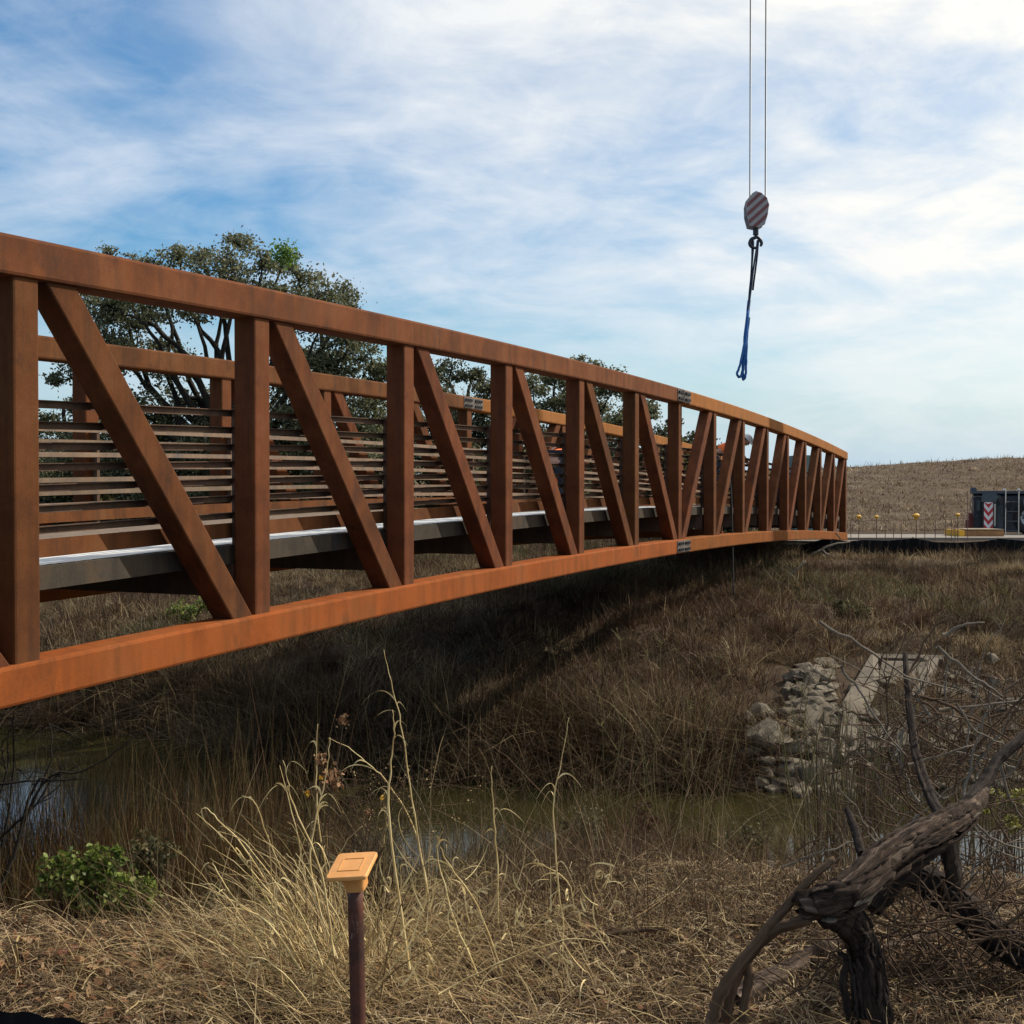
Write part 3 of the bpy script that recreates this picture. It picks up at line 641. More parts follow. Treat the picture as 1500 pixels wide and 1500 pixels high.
sx = sf.location.x; sz = sf.location.z
prof = [(1150, 806, 826), (1180, 797, 822), (1200, 791, 812), (1215, 789, 808), (1240, 793, 812), (1265, 791, 812), (1300, 792, 820), (1340, 788.5, 822), (1370, 794, 822), (1400, 795, 822), (1440, 793, 822), (1465, 789, 822), (1500, 792, 822), (1560, 794, 824)]
V = []; n = 0
for i, x in enumerate(np.arange(1150, 1560, 2.5)):
    yt = np.interp(x, [p[0] for p in prof], [p[1] for p in prof]); yb = np.interp(x, [p[0] for p in prof], [p[2] for p in prof])
    for k in range(6):
        t = k / 5; V.append((wx_(x, 33.7) - sx, -.06 * abs(math.sin(i * .55)) * (.3 + t) - .03 * math.sin(i * 1.7 + k) - .12 * t, EYE + (725 - (yt + (yb - yt) * t)) / FPX * 33.7 - sz))
    n += 1
F = np.array([(i * 6 + k, (i + 1) * 6 + k, (i + 1) * 6 + k + 1, i * 6 + k + 1) for i in range(n - 1) for k in range(5)])
mesh('fabric', np.array(V), F, M['black_fabric'], sf, True)
for x in (1186, 1215, 1265, 1340, 1400, 1465):
    yt = np.interp(x, [p[0] for p in prof], [p[1] for p in prof]); z = EYE + (725 - yt) / FPX * 33.7 - sz
    MB().box(wx_(x, 33.7) - sx - .02, wx_(x, 33.7) - sx + .02, .12, .16, -.5, z + .03).build('stake', M['wood_stake'], sf)
# black silt fence right at the camera's feet
V = []; n = 0; pf = [(-90, 1470), (0, 1479), (60, 1487), (130, 1497), (230, 1515), (420, 1545)]
o0 = pt(0, 1500, 3.05)
for i, x in enumerate(np.arange(-90, 420, 12)):
    yt = np.interp(x, [p[0] for p in pf], [p[1] for p in pf]); p = pt(x, yt, 3.05) - o0; zg = float(G(*(p + o0)[:2])) - o0[2]
    for k in range(4):
        t = k / 3; V.append((p[0], p[1] - .05 * t + .01 * math.sin(i * 1.3 + k), p[2] + (zg - .03 - p[2]) * t))
    n += 1
V = np.array(V); F = np.array([(i * 4 + k, (i + 1) * 4 + k, (i + 1) * 4 + k + 1, i * 4 + k + 1) for i in range(n - 1) for k in range(3)])
ns = empty('silt_fence', tuple(o0), label='black silt fence edge in the bottom left corner at the viewer\'s feet', cat='silt fence')
mesh('fabric', V, F, M['black_fabric'], ns, True)
for i in (3, 22): p = V[i * 4]; MB().box(p[0] - .012, p[0] + .012, p[1] + .02, p[1] + .045, p[2] - .9, p[2] - .01).build('stake', M['wood_stake'], ns)

# ------------------------------------------------------------------ marker stake with orange cap
cp = pt(522, 1293, 3.1)
mk = empty('marker_stake', (cp[0], 3.1, EYE - 1.62), label='rusty metal stake topped with a square orange safety cap in the dry grass', cat='stake')
hz = cp[2] - (EYE - 1.62)
mp = [(math.cos(a) * .0205 * (1 + .05 * math.sin(3 * a)), math.sin(a) * .0205) for a in np.linspace(0, 2 * math.pi, 14, endpoint=False)]
V, F = sweep([((.004 * math.sin(t * 4), 0, hz * t - .15 * (1 - t)), (1, 0, 0), (0, 1, 0)) for t in np.linspace(0, 1, 12)], mp); mesh('post', V, F, M['pipe'], mk, True)
cap = empty('cap', (0, 0, hz)); cap.parent = mk; cap.rotation_euler = (R(18), R(-7), R(-13))
V, F = sweep([((0, 0, -.012), (.052, 0, 0), (0, .052, 0)), ((0, 0, .004), (.054, 0, 0), (0, .054, 0)), ((0, 0, .022), (.062, 0, 0), (0, .062, 0)), ((0, 0, .036), (.080, 0, 0), (0, .080, 0)), ((0, 0, .044), (.088, 0, 0), (0, .088, 0))], rr(1, 1, .25, 5))
shade_round(mesh('cap_neck', V, F, M['cap'], cap), 60)
V, F = sweep([((0, 0, .0442), (.108, 0, 0), (0, .108, 0)), ((0, 0, .046), (.112, 0, 0), (0, .112, 0)), ((0, 0, .053), (.112, 0, 0), (0, .112, 0)), ((0, 0, .056), (.108, 0, 0), (0, .108, 0))], rr(1, 1, .09, 5))
shade_round(mesh('cap_plate', V, F, M['cap'], cap), 35)
mb = MB()
for (a, b_, c, d_) in ((-.031, .031, .026, .029), (-.031, .031, -.027, -.024), (-.031, -.028, -.024, .026), (.028, .031, -.024, .026)): mb.box(a, b_, c, d_, .0562, .0576)
mb.build('cap_rim', M['cap'], cap)

# ------------------------------------------------------------------ workers on the deck
def skin_obj(name, J, E, m, parent, root_i=0, sub=1):
    me = bpy.data.meshes.new(name); me.from_pydata([j[:3] for j in J], E, []); me.update(); me.materials.append(m)
    o = bpy.data.objects.new(name, me); COL.objects.link(o); o.parent = parent
    md = o.modifiers.new('skin', 'SKIN'); md.use_smooth_shade = True
    for i, j in enumerate(J):
        v = me.skin_vertices[0].data[i]; r = j[3]; v.radius = r if isinstance(r, tuple) else (r, r); v.use_root = (i == root_i)
    s = o.modifiers.new('subsurf', 'SUBSURF'); s.levels = sub; s.render_levels = sub
    return o
def ball(name, c, r, m, parent, sc=(1, 1, 1), half=False):
    V = []; F = []; nu, nv = 18, 10
    for j in range(nv + 1):
        th = math.pi * j / nv * (.5 if half else 1)
        for i in range(nu): a = 2 * math.pi * i / nu; V.append((c[0] + r * sc[0] * math.sin(th) * math.cos(a), c[1] + r * sc[1] * math.sin(th) * math.sin(a), c[2] + r * sc[2] * math.cos(th)))
    for j in range(nv):
        for i in range(nu): F.append((j * nu + i, j * nu + (i + 1) % nu, (j + 1) * nu + (i + 1) % nu, (j + 1) * nu + i))
    return mesh(name, V, F, m, parent, True)
def worker(loc, rz, bend, label, shirt, head_dir, vest=True, hat='white_paint', reach=.1, crouch=0):
    """faces local +x; bend = torso lean in degrees"""
    e = empty('person', loc, rz, label=label, cat='person', group='workers standing on the bridge deck')
    b = R(bend); hipz = .92 - .05 * math.sin(b) - crouch; kx = .04 + crouch * .75; tx, tz = math.sin(b), math.cos(b)
    def T(s, y=0): return (-.10 * math.sin(b) + tx * s, y, hipz + tz * s)
    sh = T(.46); nk = T(.54); hd = T(.66)
    J = [(*T(0), (.13, .11)), (*T(.16), (.13, .11)), (*T(.32), (.15, .12)), (*T(.45), (.13, .10)), (*T(.53), .06), (*T(.60), .06)]
    E = [(0, 1), (1, 2), (2, 3), (3, 4), (4, 5)]
    arms = {}
    for s in (-1, 1):
        k = len(J); hx, _, hz_ = T(0)
        J += [(hx, s * .10, hz_ - .06, .095), (hx + kx, s * .12, hipz * .53 + crouch * .12, .065), (hx - .02, s * .13, .10, .045), (hx + .11, s * .15, .045, .04)]
        E += [(0, k), (k, k + 1), (k + 1, k + 2), (k + 2, k + 3)]
        k = len(J); sx_, _, sz_ = sh
        el = (sx_ + reach, s * .24, sz_ - .27); wr = (el[0] + .12 + reach * .5, s * .17, el[2] - .20)
        J += [(sx_, s * .18, sz_, .065), (*el, .045), (*wr, .028), (wr[0] + .04, s * .165, wr[2] - .06, (.040, .02))]
        E += [(3, k), (k, k + 1), (k + 1, k + 2), (k + 2, k + 3)]; p = k + 3
        arms[s] = (J[k][:3], el, wr)
        for f in range(4):
            q = len(J); o_ = (f - 1.5) * .02; ln = (.035, .042, .04, .03)[f]
            J += [(wr[0] + .06, s * .165 + o_, wr[2] - .095, .0095), (wr[0] + .06, s * .165 + o_ * 1.1, wr[2] - .095 - ln, .008), (wr[0] + .035, s * .165 + o_, wr[2] - .10 - ln * 1.4, .007)]
            E += [(p, q), (q, q + 1), (q + 1, q + 2)]
        q = len(J); J += [(wr[0] + .08, s * .125, wr[2] - .05, .010), (wr[0] + .10, s * .115, wr[2] - .09, .008)]; E += [(k + 2, q), (q, q + 1)]
    skin_obj('body', J, E, M['skin'], e)
    # trousers, shirt, vest follow the same bones, slightly larger
    hx, _, hz_ = T(0); J = [(*T(.03), (.155, .13)), (*T(-.04), (.15, .13))]; E = [(0, 1)]
    for s in (-1, 1):
        k = len(J); J += [(hx, s * .10, hz_ - .10, .115), (hx + kx, s * .12, hipz * .53 + crouch * .12, .085), (hx - .02, s * .13, .10, .068)]; E += [(1, k), (k, k + 1), (k + 1, k + 2)]
    skin_obj('trousers', J, E, M['navy'], e)
    J = [(*T(0), (.16, .135)), (*T(.16), (.155, .13)), (*T(.32), (.175, .14)), (*T(.45), (.155, .12)), (*T(.52), .075)]; E = [(0, 1), (1, 2), (2, 3), (3, 4)]
    for s in (-1, 1):
        a, el, wr = arms[s]; k = len(J); m_ = tuple(el[i] * .35 + wr[i] * .65 for i in range(3)); J += [(*a, .085), (*el, .06), (*m_, .045)]; E += [(3, k), (k, k + 1), (k + 1, k + 2)]
    skin_obj('shirt', J, E, M[shirt], e)
    if vest:
        J = [(*T(.02), (.175, .15)), (*T(.16), (.17, .145)), (*T(.32), (.19, .155)), (*T(.46), (.17, .13)), (*T(.52), (.09, .08))]; E = [(0, 1), (1, 2), (2, 3), (3, 4)]
        for s in (-1, 1): k = len(J); J += [(sh[0], s * .17, sh[2], .10)]; E += [(3, k)]
        skin_obj('vest', J, E, M['orange_vest'], e)
        bd = T(.17); P = []
        for a in np.linspace(0, 2 * math.pi, 19):
            c = np.array(T(.30)) + np.array([tz, 0, -tx]) * .165 * math.cos(a) + np.array([0, 1, 0]) * .19 * math.sin(a); P.append(c)
        tube_obj('reflective_band', [tube(P, [.014] * 19, 5, 1)], M['vest_band'], e)
    for s in (-1, 1): 
        x = hx - .02; V, F = sweep([((x - .09, s * .135, .05), (0, 1, 0), (0, 0, 1)), ((x + .02, s * .14, .07), (0, 1.1, 0), (0, 0, 1.5)), ((x + .12, s * .145, .05), (0, 1.2, 0), (0, 0, 1)), ((x + .19, s * .15, .035), (0, .8, 0), (0, 0, .6))], rr(.085, .09, .02)); mesh('boot', V, F, M['boot'], e, True)
    # head
    h = empty('head_pivot', hd); 
    h.parent = e; h.name = 'head'; h.rotation_euler = (0, R(bend * .55 + 10), R(head_dir))
    hm = ball('face', (0, 0, .02), .10, M['skin'], h, (.95, .76, 1.15))
    nose = MB(); nose.add([(.088, -.014, .0), (.088, .014, .0), (.118, 0, -.012), (.09, 0, .04)], [(0, 2, 1), (0, 3, 2), (1, 2, 3)]); nose.build('nose', M['skin'], h)
    for s in (-1, 1): ball('eye', (.086, s * .032, .035), .010, M['navy'], h); ball('ear', (-.0, s * .078, .02), .022, M['skin'], h, (.8, .4, 1.3))
    MB().box(.088, .094, -.022, .022, -.045, -.038).build('mouth', M['maroon'], h)
    ball('hair', (-.022, 0, .03), .098, M['hair'], h, (.95, .82, 1.1))
    hh = ball('hard_hat', (0, 0, .055), .125, M[hat], h, (1.1, .92, .95), True)
    V, F = sweep([((.0, 0, .052), (1, 0, 0), (0, 1, 0)), ((0, 0, .060), (1, 0, 0), (0, 1, 0))], [(.155 * math.cos(a) + (.03 if math.cos(a) > 0 else 0), .125 * math.sin(a)) for a in np.linspace(0, 2 * math.pi, 20, endpoint=False)]); mesh('hat_brim', V, F, M[hat], h)
    return e
def on_deck(x, y_img, Y):
    """deck position seen in column x at distance Y"""
    X = (x - 750) / FPX * Y; c, s = math.cos(R(90) - AL), math.sin(R(90) - AL); dx, dy = X - root.location.x, Y - root.location.y
    lx, ly = c * dx + s * dy, -s * dx + c * dy; return (X, Y, root.location.z + DK + camber(lx)), lx, ly
p, lx, ly = on_deck(814, 0, 17.6)
worker(p, R(62), 82, 'worker in an orange vest bent double behind the truss, back turned up', 'orange_vest', 0, hat='orange_vest', reach=.02, crouch=.12)
p, lx, ly = on_deck(1056, 0, 26.0)
MB().box(-.5, .5, -.35, .35, 0, .33).build('form_panel', M['mat_wood']).location = (p[0], p[1], p[2] + .002)
tag(bpy.data.objects['form_panel'], 'low wooden staging block under the worker with the white hard hat', 'staging')
p = (p[0], p[1], p[2] + .335)
worker(p, R(-10), 70, 'worker in white hard hat leaning forward over the far part of the deck', 'maroon', 0, vest=True, reach=.12)

# ------------------------------------------------------------------ vegetation builders
def strips(P, Wd, side):
    """P (n,k,3) centre lines, Wd (n,k) widths, side (n,3) -> quads"""
    n, k, _ = P.shape; A = P - side[:, None, :] * Wd[..., None] / 2; B = P + side[:, None, :] * Wd[..., None] / 2
    V = np.stack([A, B], 2).reshape(-1, 3); b = (np.arange(n) * k * 2)[:, None, None]; i = (np.arange(k - 1) * 2)[None, :, None]
    return V, (b + i + np.array([0, 1, 3, 2])[None, None, :]).reshape(-1, 4)
def blades(P0, h, wd, lean, az, droop=.3, segs=3):
    """grass blades: base points, heights, widths, lean (0..1), azimuth"""
    n = len(P0); t = np.linspace(0, 1, segs + 1)[None, :]; d = np.stack([np.cos(az), np.sin(az)], 1)
    out_ = h[:, None] * (lean[:, None] * t + droop * np.asarray(lean)[:, None] * t ** 2 * 1.2)
    up = h[:, None] * (t * np.sqrt(np.clip(1 - lean[:, None] ** 2 * .7, .05, 1)) - droop * t ** 2 * lean[:, None] * .8)
    P = P0[:, None, :] + np.concatenate([d[:, None, :] * out_[..., None], up[..., None]], 2)
    a2 = rng.random(n) * math.pi; side = np.stack([np.cos(a2), np.sin(a2), np.zeros(n)], 1)
    return strips(P, wd[:, None] * np.clip(1.05 - t ** 1.5, .12, 1), side)
def stuff(name, V, F, m, label, cat, **k):
    o = mesh(name, V, F, m); tag(o, label, cat, kind='stuff', **k); return o
def cat_(*L_):
    V = []; F = []; b = 0
    for v, f in L_: V.append(v); F.append(f + b); b += len(v)
    return np.vstack(V), np.vstack(F)
def tufts(cx_, cy_, per, h, hv, wd, rad, leanmax, droop=.5, segs=2):
    n = len(cx_); C = np.repeat(np.stack([cx_, cy_], 1), per, 0); hh = np.repeat(h * np.exp(rng.normal(0, hv, n)), per)
    az = rng.random(n * per) * 2 * math.pi; r_ = rad * np.sqrt(rng.random(n * per)); x = C[:, 0] + r_ * np.cos(az); y = C[:, 1] + r_ * np.sin(az)
    z = G(x, y) - .02; h_ = hh * rng.uniform(.45, 1.1, n * per)
    return blades(np.stack([x, y, z], 1), h_, wd * rng.uniform(.6, 1.4, n * per), rng.random(n * per) ** .8 * leanmax, az + rng.normal(0, .5, n * per), droop, segs)

# ------------------------------------------------------------------ ground cover
def frust(n, y0, y1, pad=1.0, p=1.0):
    Y = y0 + (y1 - y0) * rng.random(n) ** p; X = (rng.random(n) * 2 - 1) * (Y * .4335 + pad); return X, Y
# far bank tufts
def bank_tufts(n, per, m, label, cat, h, wd, sel, rad=.3, lean=.9, y1=37, hv=.35, droop=.5):
    X, Y = frust(n, 14.5, y1, 1.2, .8); d = Y - farline(X); u_ = X / Y; rip = (d < 3.7) & (u_ > .215) & (rng.random(len(X)) < np.where(u_ < .31, .93, .25)); ok = (d > .15) & ((Y < 33.5) | (X < 8)) & (Y < 37.2) & sel(X, Y, d) & ~rip
    # keep the deck and abutment clear
    X, Y = X[ok], Y[ok]; V, F = tufts(X, Y, per, h, hv, wd, rad, lean, droop); return stuff(cat.replace(' ', '_'), V, F, m, label, cat)
patch = lambda X, Y, s, o: fbm(X * s + o, Y * s + o * 1.7, 3) 
bank_tufts(7600, 30, M['bank_tan'], 'matted tan dry grass covering the far creek bank', 'dry grass', .24, .014, lambda X, Y, d: patch(X, Y, .35, 3) > -.2, .28, 1.0)
bank_tufts(2900, 30, M['bank_rust'], 'rust brown dead weeds scattered over the far creek bank', 'weeds', .33, .012, lambda X, Y, d: patch(X, Y, .4, 9) > -.02, .30, .75)
bank_tufts(2600, 26, M['bank_green'], 'grey green low weeds in patches on the far bank', 'weeds', .32, .022, lambda X, Y, d: patch(X, Y, .3, 21) > .04, .35, .9)
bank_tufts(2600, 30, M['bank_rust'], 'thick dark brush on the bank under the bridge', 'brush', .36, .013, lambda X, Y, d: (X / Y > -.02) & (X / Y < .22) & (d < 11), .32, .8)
bank_tufts(2600, 30, M['straw_bank'], 'pale sunlit straw tufts in patches on the far bank', 'dry grass', .30, .013, lambda X, Y, d: (patch(X, Y, .5, 33) > np.where((X / Y > .22) & (d > 3), .0, .07)), .22, 1.0)
# long grass hanging over the far waterline
n = 900; X = rng.uniform(-9, 6.2, n); X = X[(X < 2.7) | (rng.random(n) < .07)]; Y = farline(X) + rng.uniform(-.15, 1.6, len(X))
V, F = tufts(X, Y, 44, .55, .35, .011, .26, .95, .7, 3); stuff('reeds', V, F, M['bank_tan'], 'tall brown reeds along the far water edge', 'reeds')
X = rng.uniform(-9, 3.0, 420); Y = farline(X) + rng.uniform(-.1, .9, len(X)); V, F = tufts(X, Y, 16, .95, .3, .013, .3, 1.1, .9, 3)
stuff('bent_reeds', V, F, M['bank_tan'], 'pale broken reed stems drooping into the water at the far edge', 'reeds')
# levee short rough grass
X, Y = frust(16000, 47, 67, 3); V, F = tufts(X, Y, 6, .15, .5, .035, .35, 1.0, .4, 1); stuff('levee_grass', V, F, M['litter'], 'rough mown dry grass covering the levee slope', 'dry grass')
# near bank reeds standing at the near waterline
def reeds(n, xlo, xhi, dy0, dy1, h, m, label, per=9, rad=.16, lean=.25, wd=.009, dens=None):
    X = rng.uniform(xlo, xhi, n); Y = nearline(X) + rng.uniform(dy0, dy1, n)
    if dens is not None: ok = dens(X, Y); X, Y = X[ok], Y[ok]
    V, F = tufts(X, Y, per, h, .22, wd, rad, lean, .35, 3); return stuff('reeds', V, F, m, label, 'reeds')
reeds(3400, -5.8, -1.5, -.9, 2.2, 1.55, M['reed'], 'dark rusty reeds standing in the shallows of the near bank at left', dens=lambda X, Y: ((vn(X * 1.3, Y * 1.3) > .26) | (X < -2.9)))
reeds(900, -1.9, 1.3, -1.0, .3, .85, M['reed'], 'rusty brown reeds at the near water edge in the middle')
reeds(110, 3.2, 5.6, -.9, .2, .7, M['reed_pale'], 'pale upright reeds at the near water edge at right', per=8, wd=.012)
reeds(170, -4.6, 3.0, -.6, 1.2, 1.8, M['reed_pale'], 'thin pale stems among the rusty reeds', per=5, wd=.007)
# brush on the near slope
X = rng.uniform(-.7, 4.6, 2100); Y = rng.uniform(5.0, 9.9, 2100); ok = (Y < nearline(X) - .1) & ((X < 1.15) | (rng.random(len(X)) < .5))
V, F = tufts(X[ok], Y[ok], 26, .26, .4, .0055, .2, 1.1, .9, 3); stuff('dry_brush', V, F, M['bank_tan'], 'tangled tan brush on the near slope below the marker stake', 'brush')
X = rng.uniform(-.4, 4.6, 1300); Y = rng.uniform(5.2, 9.8, 1300); ok = (Y < nearline(X) - .1) & ((X < 1.15) | (rng.random(len(X)) < .25))
V, F = tufts(X[ok], Y[ok], 24, .40, .35, .005, .2, .8, .5, 3); stuff('dry_brush', V, F, M['bank_rust'], 'rust brown twiggy brush on the near slope in the middle', 'brush')
X = rng.uniform(-3.8, -.2, 900); Y = rng.uniform(4.9, 7.8, 900)
V, F = tufts(X, Y, 24, .42, .4, .006, .22, .9, .6, 3); stuff('dry_brush', V, F, M['dull_leaf'], 'dark weeds on the steep shaded slope at left', 'brush')
# matted litter near the camera
def litter(n, y0, y1, ln, wd, m, label, name, lift=.02, tilt=.35):
    X, Y = frust(n, y0, y1, .5, 1.0); ok = Y < edge(X) + np.where(X > -.4, 1.3, .25); X, Y = X[ok], Y[ok]; n = len(X)
    z = G(X, Y) + rng.random(n) ** 2 * lift; az = rng.random(n) * 2 * math.pi; l = ln * rng.uniform(.35, 1.3, n); t = np.linspace(-.5, .5, 4)[None, :]
    cur = rng.normal(0, .5, n)[:, None]; a = az[:, None] + cur * t * 2.2; stp = l[:, None] * t
    P = np.stack([X[:, None] + np.cos(a) * stp, Y[:, None] + np.sin(a) * stp, z[:, None] + rng.normal(0, tilt, n)[:, None] * stp + .012 + .02 * (1 - (2 * t) ** 2) * rng.random(n)[:, None]], 2)
    ph = az + math.pi / 2; side = np.stack([np.cos(ph), np.sin(ph), rng.normal(0, .6, n)], 1); side /= np.linalg.norm(side, axis=1)[:, None]
    V, F = strips(P, wd * rng.uniform(.5, 1.5, n)[:, None] * np.ones((1, 4)), side); return stuff(name, V, F, m, label, 'litter')
litter(85000, 2.9, 6.2, .07, .0024, M['litter'], 'matted dry grass litter on the near bank', 'ground_litter', .035)
litter(4200, 2.9, 6.4, .20, .0026, M['straw'], 'loose straw stems strewn over the near bank', 'loose_straw', .06, .25)
litter(14000, 5.0, 8.6, .16, .004, M['bank_rust'], 'tangled dry litter on the near slope', 'ground_litter', .12, .5)
X, Y = frust(2600, 3.0, 5.4, .4); ok = (Y < edge(X) + .3); V, F = tufts(X[ok], Y[ok], 12, .05, .4, .0022, .05, 1.2, .9, 2); stuff('short_grass', V, F, M['litter'], 'short dead grass tufts on the near bank', 'dry grass')
n = 800; X = rng.uniform(-.1, 1.7, n); Y = rng.uniform(3.7, 5.3, n); V, F = tufts(X, Y, 16, .15, .45, .0026, .09, 1.1, .9, 3); stuff('dry_brush', V, F, M['bank_rust'], 'short rust brown brush on the near bank between the marker stake and the dead tree', 'brush')
n = 260; X = rng.uniform(-2.0, 1.6, n); Y = rng.uniform(4.2, 5.2, n); V, F = tufts(X, Y, 7, .42, .4, .0026, .08, .6, .5, 4); stuff('dry_brush', V, F, M['bank_tan'], 'thin taller tan weeds along the lip of the near bank', 'brush')
# dead leaves
def leaf_quads(C, size, m, name, label, cat, parent=None, kind='stuff', flat=0.0, fold=True):
    n = len(C); a = rng.normal(0, 1, (n, 3)); a[:, 2] *= (1 - flat); a /= np.linalg.norm(a, axis=1)[:, None]
    b = rng.normal(0, 1, (n, 3)); b[:, 2] *= (1 - flat); b -= a * (a * b).sum(1)[:, None]; b /= np.linalg.norm(b, axis=1)[:, None]; c = np.cross(a, b)
    s = (size * rng.uniform(.55, 1.35, n))[:, None]
    # leaf: two quads folded along the mid rib, pointed at both ends
    p0 = C - a * s * .5; p5 = C + a * s * .5; m1 = C - a * s * .12 + c * s * .06; l1 = C - a * s * .1 + b * s * .30; r1 = C - a * s * .1 - b * s * .30
    m2 = C + a * s * .22 + c * s * .03
    V = np.stack([p0, l1, m2, r1, p5, l1 + a * s * .34 - b * s * .06, r1 + a * s * .34 + b * s * .06], 1)
    V = V.reshape(-1, 3); base = (np.arange(n) * 7)[:, None]
    F = np.concatenate([base + np.array([[0, 1, 2, 3]]), base + np.array([[1, 5, 4, 2]]), base + np.array([[3, 2, 4, 6]])], 0)
    o = mesh(name, V, F, m, parent)
    if label: tag(o, label, cat)
    if kind: o['kind'] = kind
    return o
C = []
for (x, y, s, n) in ((430, 1400, .25, 120), (40, 1380, .3, 160), (330, 1380, .35, 200), (120, 1460, .35, 160), (250, 1430, .22, 260), (300, 1460, .2, 160), (60, 1450, .25, 120), (820, 1440, .3, 120), (1230, 1440, .5, 240), (1400, 1460, .6, 260), (180, 1380, .5, 120)):
    h0 = hit(x, y); q = rng.normal(0, s, (n, 2)) + h0[:2]; C.append(np.stack([q[:, 0], q[:, 1], G(q[:, 0], q[:, 1]) + .02 + .03 * rng.random(n)], 1))
leaf_quads(np.vstack(C), .032, M['dead_leaf'], 'dead_leaves', 'curled brown dead leaves lying in drifts on the near bank', 'dead leaves', flat=.6)

# ------------------------------------------------------------------ straw grass clump round the marker stake
def pxpath(P, Y): return [pt(x, y, Y + (q[0] if q else 0)) for (x, y, *q) in P]
def stalk(name, P, Y, r0, m, parent=None, r1=None, sub=4, off=None, sides=5, wob=0):
    A = pxpath(P, Y); r = np.linspace(r0, r1 if r1 is not None else r0 * .4, len(A))
    if off is not None: A = [a - off for a in A]
    return tube_obj(name, [tube(A, r, sides, sub, wob=wob)], m, parent)
M['straw_stalk'] = veg('straw_stalk', [(.25, (.28, .17, .065)), (.45, (.58, .43, .19)), (.6, (.76, .62, .33)), (.75, (.42, .38, .13))], .2, islands=False)
def curl(p, d, ln, turns, wd):
    """curling dry leaf blade as a ribbon"""
    k = 12; t = np.linspace(0, 1, k); ang = turns * t ** 1.3 * 2 * math.pi; up = np.array([0, 0, 1.]); d = np.array(d) / np.linalg.norm(d)
    s = ln / k; P = [np.array(p)]
    for a in ang[1:]: P.append(P[-1] + s * (d * math.cos(a) + up * math.sin(a) * (-1)) * (1 - .3 * a / (abs(ang[-1]) + .01)))
    return np.array(P), wd * np.clip(1.15 - t, .15, 1)
cl = empty('straw_grass_clump', tuple(hit(500, 1470)), label='big clump of pale straw coloured grass leaning left around the orange capped stake', cat='grass clump'); co = np.array(cl.location)
main = [[(480, 1420), (430, 1350), (380, 1290), (330, 1230), (288, 1192)], [(470, 1440), (420, 1340), (355, 1240), (318, 1200), (300, 1183), (292, 1192)], [(500, 1430), (450, 1330), (410, 1270), (375, 1180), (355, 1165)],
        [(440, 1420), (395, 1355), (345, 1320), (315, 1270), (312, 1262)], [(490, 1400), (470, 1280), (430, 1180), (423, 1150), (415, 1115)], [(520, 1420), (545, 1330), (560, 1250), (566, 1200), (569, 1170)],
        [(560, 1440), (620, 1330), (618, 1260), (600, 1150), (588, 1060), (575, 1010), (562, 952)], [(600, 1420), (570, 1200), (572, 1130), (577, 1075), (575, 1040)], [(640, 1400), (612, 1230), (570, 1150), (540, 1120), (510, 1095), (480, 1081)],
        [(480, 1380), (455, 1270), (462, 1200), (478, 1130), (483, 1080)], [(500, 1400), (470, 1230), (463, 1130), (466, 1060)], [(450, 1300), (437, 1230), (410, 1120)], [(700, 1430), (660, 1330), (640, 1250), (648, 1218)],
        [(740, 1440), (700, 1330), (660, 1270), (645, 1240)], [(730, 1380), (727, 1250), (722, 1180), (719, 1122)], [(830, 1400), (815, 1270), (812, 1170), (825, 1100), (834, 1050)], [(850, 1400), (835, 1300), (800, 1270), (780, 1262)],
        [(420, 1480), (380, 1440), (330, 1400), (275, 1380)], [(540, 1460), (600, 1380), (690, 1420), (760, 1500)], [(560, 1390), (620, 1410), (680, 1425), (730, 1450)], [(430, 1470), (400, 1380), (352, 1350)], [(560, 1480), (600, 1360), (640, 1300), (700, 1262)]]
mainA = []
for P in main: 
    w_ = rng.uniform(.0034, .0048); Yd = 4.0 + rng.uniform(-.45, .5)
    stalk('stalk', [(x, y) for x, y in P], Yd, w_, M['straw_stalk'], cl, w_ * .22, 5, co, wob=.0016)
    mainA.append(catmull(np.array(pxpath([(x, y) for x, y in P], Yd)), 6))
lfP = []; lfW = []
for A in mainA:
    for q in range(4):
        i = int(rng.integers(len(A) // 4, len(A) - 2)); d = A[i + 1] - A[i - 1]; d /= np.linalg.norm(d); sd_ = rng.choice((-1, 1)); t = np.linspace(0, 1, 10)[:, None]; ln = rng.uniform(.07, .20)
        side = np.array([sd_ * rng.uniform(.5, 1), rng.normal(0, .4), 0]); q_ = A[i] + ln * (d * (t * .8 - t ** 2 * .5) + side * (t * .35 + t ** 2 * .25) + np.array([0, 0, -1.]) * t ** 2.2 * rng.uniform(.15, .8))
        lfP.append(q_ - co); lfW.append(rng.uniform(.004, .008) * np.clip(1.1 - t[:, 0] ** 1.3, .08, 1))
lfP = np.array(lfP); lfW = np.array(lfW); d = rng.normal(0, 1, (len(lfP), 3)); d[:, 1] *= .4; d /= np.linalg.norm(d, axis=1)[:, None]
V, F = strips(lfP, lfW, d); o = mesh('leaf_blades', V, F, M['straw_stalk'], cl); o['kind'] = 'stuff'
g = []
